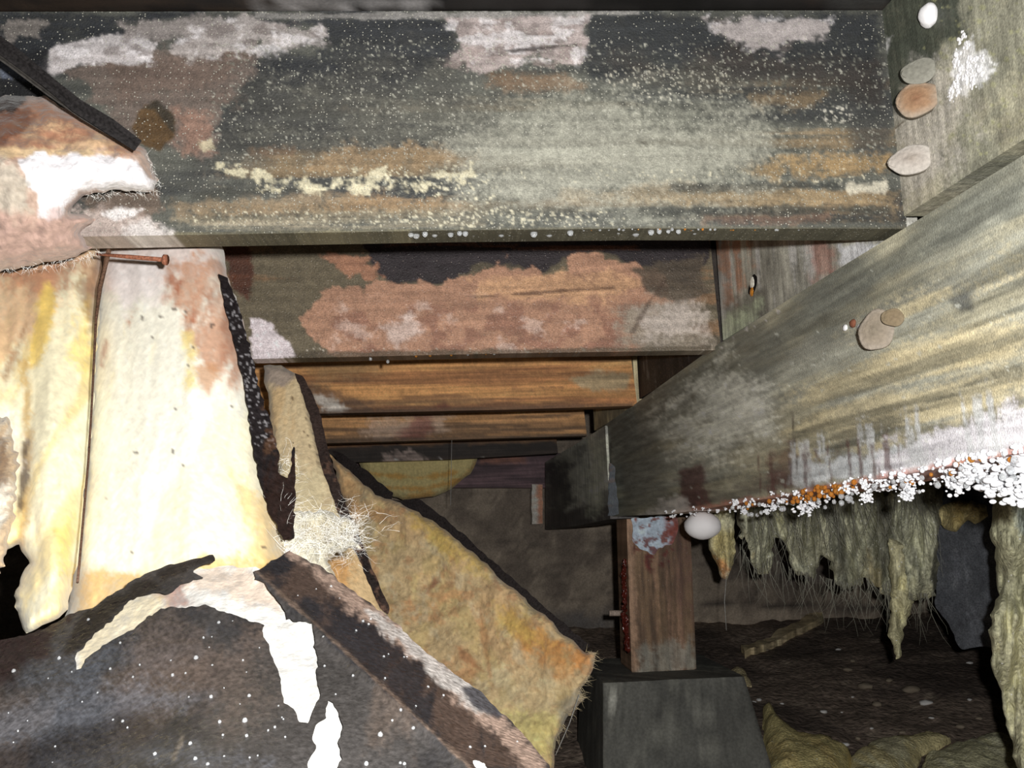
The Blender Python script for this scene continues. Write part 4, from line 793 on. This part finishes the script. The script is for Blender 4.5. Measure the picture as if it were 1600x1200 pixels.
def fringe(pts, n, ln, rad, dr, jit, parent, s, mat=None):
    rg = random.Random(s); bm = bmesh.new(); pts = [np.array(p) for p in pts]
    for k in range(n):
        t = rg.random()*(len(pts)-1); i = int(t); p = pts[i]+(pts[i+1]-pts[i])*(t-i)+np.array([0, rg.uniform(0, .012), 0])
        d = np.array(dr, float)+np.array([rg.gauss(0, jit) for _ in range(3)]); d /= np.linalg.norm(d); q_ = ln*rg.uniform(.3, 1.2); prev = None
        u = np.cross(d, [.1, .9, .2]); u /= np.linalg.norm(u)
        for q in range(6):
            w_ = rad*(1-.85*q/5); a = bm.verts.new(p+u*w_); b_ = bm.verts.new(p-u*w_)
            if prev: bm.faces.new((prev[0], prev[1], b_, a))
            prev = (a, b_); d = d+np.array([rg.gauss(0, .18) for _ in range(3)]); d /= np.linalg.norm(d); p = p+d*q_/5
    me = bpy.data.meshes.new('loose_fibre'); bm.to_mesh(me); bm.free(); o = link('loose_fibre', me, mat or fib, parent); o['kind'] = 'stuff'
gfib = plain('wet_grey_fibre', (.24, .235, .19), .5, .4, bump=None); yfib = plain('yellow_glass_fibre', (.62, .52, .33), .6, .3, bump=None)
fringe([at(x, y, 1.96) for x, y in ((1158, 850), (1182, 892), (1205, 870), (1245, 892), (1272, 896), (1300, 905), (1330, 912), (1352, 900), (1376, 920), (1398, 900), (1425, 928), (1462, 926))], 130, .10, .0007, (0, 0, -1), .16, bW, 2, gfib)
fringe([at(x, y, 1.94) for x, y in ((1150, 790), (1250, 790), (1350, 780), (1465, 770))], 160, .16, .0007, (0, -.1, -1), .12, bW, 3, gfib)
fringe([placeC(np.array(x), np.array(y)) for x, y in ((915., 1018.), (930., 1022.), (922., 1052.), (903., 1080.), (908., 1092.), (885., 1122.), (868., 1160.))], 90, .02, .0004, (.8, -.2, -.3), .6, bC, 4, yfib)
fringe([placeT(np.array(x), np.array(y)) for x, y in ((150., 388.), (120., 402.), (60., 412.), (0., 420.))], 130, .009, .00014, (.1, -.3, -1), .7, bT, 5)
fringe([placeT(np.array(x), np.array(y)) for x, y in ((225., 236.), (244., 280.), (238., 298.), (180., 297.), (132., 304.))], 110, .007, .00012, (.6, -.3, -.6), .8, bT, 6)
fringe([placeA(np.array(x), np.array(y)) for x, y in ((432., 780.), (440., 830.), (446., 880.))], 130, .025, .00014, (.7, -.3, .1), .6, bA, 8)

# ------------------------------------------------------------------ strap, nail, wire, threads
rust = plain('rusty_iron', (.22, .085, .05), .8, .3, noise=(500, .5)); blk = plain('black_rubber_strap', (.02, .018, .018), .45, .4, noise=(400, .5))
st_pts = [(-40, 40), (20, 85), (75, 128), (120, 165), (170, 196), (216, 228)]
sp_ = empty('hanging_strap', tuple(at(90, 140, .76)))
def strip(name, pts, wpx, Y, th, mat, parent):
    bm = bmesh.new(); rows = []
    for k, (x, y) in enumerate(pts):
        q0 = pts[max(k-1, 0)]; q1 = pts[min(k+1, len(pts)-1)]; tx, ty = q1[0]-q0[0], q1[1]-q0[1]; n = math.hypot(tx, ty); nx, ny = -ty/n, tx/n
        yy = Y[k] if hasattr(Y, '__len__') else Y; wp = wpx*(1+.12*math.sin(k*2.1))
        r = [bm.verts.new(at(x+nx*wp/2*o, y+ny*wp/2*o, yy+d)) for o, d in ((-1, 0), (-.3, -.002), (.3, .001), (1, 0), (1, th), (-1, th))]
        if rows:
            for i in range(6): bm.faces.new((rows[-1][i], rows[-1][(i+1) % 6], r[(i+1) % 6], r[i]))
        else: bm.faces.new(r)
        rows.append(r)
    bm.faces.new(rows[-1][::-1]); bmesh.ops.recalc_face_normals(bm, faces=bm.faces)
    me = bpy.data.meshes.new(name); bm.to_mesh(me); bm.free(); return link(name, me, mat, parent)
tag(sp_, 'black strap hanging across the upper left corner', 'strap')
strip('strap_band', st_pts, 22, [.76, .757, .755, .754, .754, .756], .004, blk, sp_)
strip('strap_cord', [(-40, 62), (20, 104), (75, 146), (130, 184), (212, 232)], 7, .762, .004, plain('grey_cord', (.06, .055, .05), .6), sp_)
na = at(150, 397, .86); nb = at(258, 406, .85)
nail = empty('rusty_nail', tuple(na)); tag(nail, 'rusty nail lying level under the nearest joist at left', 'nail')
tube('shank', [na, (na+nb)/2, nb], [.0012, .0022, .0022], rust, nail, 8)
tube('head', [nb-(nb-na)*.015, nb+(nb-na)*.025], .0052, rust, nail, 10)
wy = plain('rusty_wire', (.10, .055, .035), .7, .3, noise=(500, .5))
wr = tube('insulation_wire', [at(x, y, Y) for x, y, Y in ((170, 392, .86), (163, 420, .90), (156, 450, .89), (150, 500, .873), (147, 560, .845), (143, 640, .806), (138, 720, .765), (131, 800, .724), (124, 880, .68), (121, 910, .665))], [.0024, .0026, .0022, .0013, .0011, .001, .001, .001, .001, .001], wy, n=6)
tag(wr, 'thin rusty wire hanging down the left side of the big pale batt', 'wire')
web = plain('cobweb', (.5, .5, .48), .6, .3, bump=None)
for pts, lab in (([(706, 684, 2.5), (705, 740, 2.5), (704, 790, 2.5)], 'fine white cobweb thread hanging below the fourth joist'),                 ([(1135, 900, 2.1), (1132, 940, 2.1), (1135, 985, 2.1)], 'thin dark thread dangling below the pointed yellow wisp'), ([(905, 1085, 1.6), (890, 1130, 1.6), (868, 1180, 1.6)], 'fine white thread at the lower tip of the slanting tan batt')):
    tag(tube('cobweb_thread', [at(*p) for p in pts], .0007, web, n=4), lab, 'cobweb')
stk = sheet('wood_scrap', ragged([(1158, 1018), (1200, 1000), (1250, 978), (1282, 964), (1288, 972), (1250, 992), (1205, 1010), (1164, 1028)], 5, 2, 24), lambda x, y: on_soil(x, y)+np.array([0, 0, .022]), .02, [L((104, 92, 66)), L((70, 62, 46), .7, st=(30, 30, .45, .6))], .12, MO, step=3, tvec=(0, 0, -.028))
tag(stk, 'pale scrap stick lying on the soil right of the post', 'stick')

# ================================================================== FUNGI
def cluster_mesh(name, s, n=0, sg=.5, r0=.35, r1=.7):
    rg = random.Random(s); bm = bmesh.new()
    for k in range(n or rg.randint(4, 7)):
        p = Vector((rg.gauss(0, sg), rg.gauss(0, sg), rg.gauss(0, sg)))
        bmesh.ops.create_icosphere(bm, subdivisions=2, radius=rg.uniform(r0, r1), matrix=Matrix.Translation(p))
    for f in bm.faces: f.smooth = True
    me = bpy.data.meshes.new(name); bm.to_mesh(me); bm.free(); return me
shelf = material('bracket_fungus_flesh', rough=.75, fine=(300, .15), bump=(260, .5, .002))
def bracket(name, px, py, r, squash, tilt, cols, E, plane_o, label, out=.012, group='bracket fungi on the boards'):
    """a half-dome cap growing out of a vertical face, thick rim to the left, concentric zones"""
    c = onp(np.array(float(px)), np.array(float(py)), plane_o, gn); rr = r
    n, m = 40, 14; V = []; Fq = []; zone = []
    nn = -gn*.62-gdir*.78; u = np.cross(nn, UPV); u /= np.linalg.norm(u); v = UPV
    ct, sn = math.cos(tilt), math.sin(tilt)
    for i in range(m+1):
        t = i/m
        for k in range(n):
            A = 2*math.pi*k/n; wob = 1+.04*math.sin(3*A+px)+.025*math.sin(5*A+py)
            R_ = rr*min(1, t*1.25)*wob
            if t <= .8: h = out*(.75+.25*math.cos(t/.8*math.pi*.5)+.02*math.sin(t*16))
            else: h = out*.75*(1-(t-.8)/.2)**.6
            if t > .8: R_ = rr*wob*(1-.10*(t-.8)/.2)
            a = R_*math.cos(A)*1.12; b_ = R_*math.sin(A)*squash
            V.append(c-gn*.010+u*(a*ct-b_*sn)+v*(a*sn+b_*ct)+nn*(h-.004)); zone.append(t)
    for k in range(n): V.append(c+(V[(m-1)*n+k]-c)*.55+gn*.004-gn*((V[(m-1)*n+k]-c)@(-gn))*.8); zone.append(1.)
    m += 1
    V = np.array(V); zone = np.array(zone)
    for i in range(m):
        for k in range(n): Fq.append((i*n+k, i*n+(k+1) % n, (i+1)*n+(k+1) % n, (i+1)*n+k))
    nz = fbm(V[:, 1]*90+px, V[:, 2]*90, 3, 4)
    c0, c1, c2 = [lin(q)/(E*EX*.95) for q in cols]
    t = np.clip(zone+.5*(nz-.5), 0, 1)
    col = np.where((t < .45)[:, None], c0+(c1-c0)*(t/.45)[:, None], c1+(c2-c1)*((t-.45)/.55)[:, None])
    o = mesh_np(name, V, np.array(Fq)[:, ::-1], np.clip(col, .01, .93), shelf)
    return tag(o, label, 'fungus', group)
bo = ga+BO
bracket('bracket_fungus', 1440, 252, .0185, .8, 0, ((176, 164, 152), (206, 196, 186), (222, 216, 206)), .95, bo, 'pale round bracket fungus on the top right board, just above the girder')
bracket('bracket_fungus', 1450, 158, .018, .95, 0, ((150, 106, 76), (176, 140, 108), (190, 180, 164)), .95, bo, 'brown-centred bracket fungus on the top right board, above the pale round one')
bracket('bracket_fungus', 1452, 112, .015, .85, 0, ((150, 148, 136), (150, 148, 136), (168, 166, 154)), .95, bo, 'thin grey bracket fungus touching the brown-centred one from above', .007)
bracket('bracket_fungus', 1386, 517, .0155, 1.4, .35, ((150, 138, 120), (166, 152, 134), (186, 174, 160)), .95, ga, 'tan shell-shaped bracket fungus on the slanting girder face', .013)
bracket('bracket_fungus', 1410, 496, .010, .9, .3, ((140, 122, 96), (146, 128, 100), (150, 134, 108)), .95, ga, 'small flat tan bracket fungus right behind the shell-shaped one', .006)
wf = plain('white_fungus', (.86, .85, .86), .55, .4, noise=(220, .08), bump=(320, .4, .001)); wf2 = plain('glossy_white_fungus', (.85, .86, .9), .25, .6, noise=(150, .08), bump=(120, .3, .001))
def puff(name, p, r, label, sc=(1, 1, 1), lump=.1, s=1, group=None, mat=wf, sub=3):
    me = blob_mesh(name, sub, lump, s, sc); me.materials.append(mat); o = place_mesh(name, me, tuple(p), r); return tag(o, label, 'fungus', group)
G_ = 'loose white fungus growths'
puff('puffball_fungus', onp(np.array(1457.), np.array(24.), bo, gn)-gn*.004, .0105, 'white puffball on the dark mould of the top right board', (.8, 1, 1.1), .15, 3)
pb = onp(np.array(1072.), np.array(817.), ga, gn)
puff('puffball_fungus', pb+gn*.03+np.array([0, 0, -.006]), .028, 'big smooth white puffball under the girder next to the post', (1.15, 1.1, .88), .06, 5)
for k, (x, y, r) in enumerate(((1500, 62, 7), (1510, 72, 7), (1497, 84, 8), (1494, 100, 8), (1502, 112, 9), (1515, 108, 7), (1496, 128, 8), (1488, 140, 8), (1498, 140, 6), (1510, 126, 8), (1522, 118, 7), (1530, 112, 6), (1526, 92, 7), (1516, 92, 6), (1536, 90, 6), (1486, 150, 6), (1520, 132, 7), (1506, 56, 6))):
    p = onp(np.array(float(x)), np.array(float(y)), bo, gn); m_ = cluster_mesh('fungus_nodule', 200+k, 12, .55, .2, .5); m_.materials.append(wf)
    tag(place_mesh('fungus_nodule', m_, tuple(p-gn*.0005), (r*.00022, r*.0006, r*.00062), (0, 0, math.atan2(gn[1], gn[0]))), 'small white nodule in the cluster on the top right board', 'fungus', 'white nodules clustered on the top right board')
# scrap next to the shell bracket
for x, y, r, m_, lab in ((1322, 512, .005, wf, 'tiny white fungus lump left of the shell-shaped bracket'), (1334, 505, .006, rust, 'rusty nail head left of the shell-shaped bracket'), (1345, 512, .005, wf, 'pale fungus lump touching the shell-shaped bracket')):
    p = onp(np.array(float(x)), np.array(float(y)), ga, gn); o = puff('nail_head' if m_ is rust else 'fungus_nodule', p-gn*.001, r, lab, (.5, 1, .8), .2, x, None, m_, 2)
    if m_ is rust: o['category'] = 'nail'
# crust of nodules and drops along the girder's bottom edge
def gbot(px):
    x = np.array([955, 1050, 1250, 1420, 1600, 1950.]); y = np.array([807, 803, 771, 740, 706, 638.]); return np.interp(px, x, y)
water = plain('water', (.8, .82, .84), .04, .8, .72, 1.33, noise=(10, 0), bump=None); amber = plain('amber_drop', (.62, .26, .05), .05, .8, .5, 1.4, noise=(10, 0), bump=None)  # water's whitish diffuse share stands in for flash reflections in the drops
NM = [cluster_mesh('fungus_nodule', k) for k in range(5)]
for m_ in NM: m_.materials.append(wf2)
DM = blob_mesh('water_droplet', 3, 0, 1, (1, 1, 1.15)); DM.materials.append(water)
AM = blob_mesh('resin_droplet', 2, .02, 2, (1, 1, 1.1)); AM.materials.append(amber)
rng = random.Random(11)
for k in range(285):
    x = 1015+rng.random()**.75*(1700-1015); p = onp(np.array(x), np.array(gbot(x)), ga, gn)
    big = np.interp(x, [1040, 1300, 1600], [.0030, .0032, .0030]); r = big*rng.uniform(.4, 1.25)
    if 1250 < x < 1300 and rng.random() < .6: r *= .6
    dep = rng.random()**1.6*.055; dz = -r*.45-rng.random()**2*np.interp(x, [1040, 1350, 1600], [.006, .010, .016])
    if rng.random() < .3: dz = rng.random()*.006; dep = -r*.4
    tag(place_mesh('fungus_nodule', NM[k % 5], tuple(p+gn*dep+np.array([0, 0, dz])), (r*rng.uniform(.85, 1.1), r, r*rng.uniform(.9, 1.25)), (rng.random(), rng.random(), rng.random()*6)),
        'white fungus nodule in the crust along the bottom edge of the girder', 'fungus', 'white nodules along the bottom edge of the girder')
for k, (x, dz, r, sx) in enumerate(((1195, -.012, .0075, 1), (1183, -.016, .0055, 1), (1240, -.018, .011, 1.2), (1256, -.013, .008, 1), (1150, -.012, .006, 1), (1335, -.016, .008, 1), (1395, -.020, .008, 1), (1402, -.014, .009, 1), (1472, -.016, .012, 1), (1500, -.010, .014, 1.3), (1540, -.022, .015, 1.4), (1560, -.032, .014, 1.3), (1585, -.028, .013, 1.2), (1500, -.002, .012, 1.5), (1570, -.008, .014, 1.2))):
    p = onp(np.array(float(x)), np.array(gbot(x)), ga, gn)
    m_ = cluster_mesh('fungus_lump', 40+k, 70, .5, .10, .28); m_.materials.append(wf2)
    tag(place_mesh('fungus_lump', m_, tuple(p+gn*.012+np.array([0, 0, dz])), (r*sx*.8, r*sx*.8, r*.72)), 'larger white fungus lump hanging from the bottom edge of the girder', 'fungus', 'larger white lumps under the girder')
for k in range(75):
    x = rng.choice([rng.gauss(1285, 22), rng.gauss(1285, 26), rng.uniform(1100, 1600)]); p = onp(np.array(x), np.array(gbot(x)), ga, gn); r = rng.uniform(.0014, .0034)
    tag(place_mesh('resin_droplet', AM, tuple(p-gn*(r*.7)+np.array([0, 0, rng.uniform(-.010, .004)])+gn*rng.choice([0, 0, .01])), r), 'amber droplet beading on the bottom edge of the girder', 'droplet', 'amber droplets along the bottom edge of the girder')
for k in range(80):
    x = rng.uniform(1150, 1640); p = onp(np.array(x), np.array(gbot(x)), ga, gn); r = rng.uniform(.0016, .0034)
    tag(place_mesh('water_droplet', DM, tuple(p+gn*rng.uniform(-.008, .02)+np.array([0, 0, rng.uniform(-.020, -.004)])), r), 'clear droplet hanging among the white fungus under the girder', 'droplet', 'water droplets under the girder')
# drops under the nearest joist
def j1b(x): return np.interp(x, [300, 700, 1000, 1395], [367, 360, 357, 357.5])
for x, r in ((642, 4.5), (650, 6), (664, 4.5), (679, 5), (704, 5), (718, 4), (727, 4.5), (740, 4.5), (783, 5.5), (796, 4.5), (834, 6), (858, 6), (891, 5), (966, 4), (993, 6.5), (1017, 5), (1030, 4), (1044, 3.5), (1060, 4), (1085, 4.5), (1105, 3)):
    p = at(x, j1b(x)+2, Y1+rng.uniform(.004, .02)); p[2] -= r*.00045
    tag(place_mesh('water_droplet', DM, tuple(p), r*.00062), 'clear droplet hanging in the row under the nearest joist', 'droplet', 'water droplets under the nearest joist')
for k in range(48):
    x = rng.uniform(905, 1310); p = at(x, j1b(x)+1, Y1+rng.uniform(.0, .008)); r = rng.uniform(.0008, .0018)
    tag(place_mesh('resin_droplet' if rng.random() < .4 else 'water_droplet', AM if rng.random() < .4 else DM, tuple(p), r), 'tiny bead in the fine wet line under the right half of the nearest joist', 'droplet', 'tiny beads under the nearest joist')
for x, y, m_ in ((606, 566, 0), (579, 562, 0), (650, 557, 1), (672, 556, 1), (705, 555, 1), (731, 554, 0), (759, 553, 1), (772, 553, 0), (822, 551, 1), (843, 551, 1), (870, 550, 0), (900, 550, 1), (935, 549, 0), (960, 549, 1), (985, 548, 1)):
    tag(place_mesh('resin_droplet' if m_ else 'water_droplet', AM if m_ else DM, tuple(at(x, y-1, Y2+.004)), .0026), 'amber droplet under the rotten second joist' if m_ else 'clear droplet under the rotten second joist', 'droplet', 'amber droplets under the second joist' if m_ else 'clear droplets under the second joist')
# beads of water on the black facing
cnt = 0
while cnt < 85:
    x = rng.uniform(5, 840); y = rng.uniform(900, 1195)
    if sd(np.array([x]), np.array([y]), K_poly)[0] < 12 or max(sd(np.array([x]), np.array([y]), t)[0] for t in (tear1, tear2)) > -8: continue
    p = placeK(np.array([x]), np.array([y]))[0]; r = rng.uniform(.0004, .0009)*rng.choice([1, 1, 1, 1.7])
    tag(place_mesh('water_droplet', DM, tuple(p), r), 'bead of water standing on the black torn facing', 'droplet', 'water beads on the black facing'); cnt += 1
# chips and stones on the soil
chip = plain('pale_chip', (.85, .82, .76), .7, .3); stone = plain('brown_stone', (.30, .25, .19), .9, .3)
CH = [(1310, 1014, .012, 0), (1332, 1032, .018, 1), (1325, 1050, .02, 1), (1390, 1068, .018, 1), (1352, 1075, .032, 1), (1425, 1080, .034, 1), (1370, 1100, .022, 1), (1447, 1098, .024, 0), (1332, 1087, .008, 0), (1222, 1100, .008, 0), (1287, 1110, .015, 0), (1315, 1112, .006, 0), (1515, 1035, .014, 0), (1515, 1097, .011, 0), (1455, 1122, .010, 0), (1362, 1138, .008, 0), (1555, 1150, .014, 0), (1410, 1145, .012, 1), (1186, 1096, .014, 0), (1178, 1100, .010, 0), (1198, 1012, .012, 1), (1500, 1135, .016, 1), (1530, 1120, .014, 1), (1340, 1150, .012, 1), (1320, 1165, .014, 0)]
for k, (x, y, r, t) in enumerate(CH):
    p = on_soil(np.array(float(x)), np.array(float(y))); me = blob_mesh('stone' if t else 'chip', 2, .3, k, (1, .7, .4)); me.materials.append(stone if t else chip)
    tag(place_mesh('soil_stone' if t else 'soil_chip', me, (p[0], p[1], p[2]+r*.15), r*.8, (0, 0, k*1.3)), 'dull brown stone half sunk in the dark soil' if t else 'small whitish chip lying on the dark soil', 'stone' if t else 'chip', 'brown stones on the soil' if t else 'whitish chips on the soil')
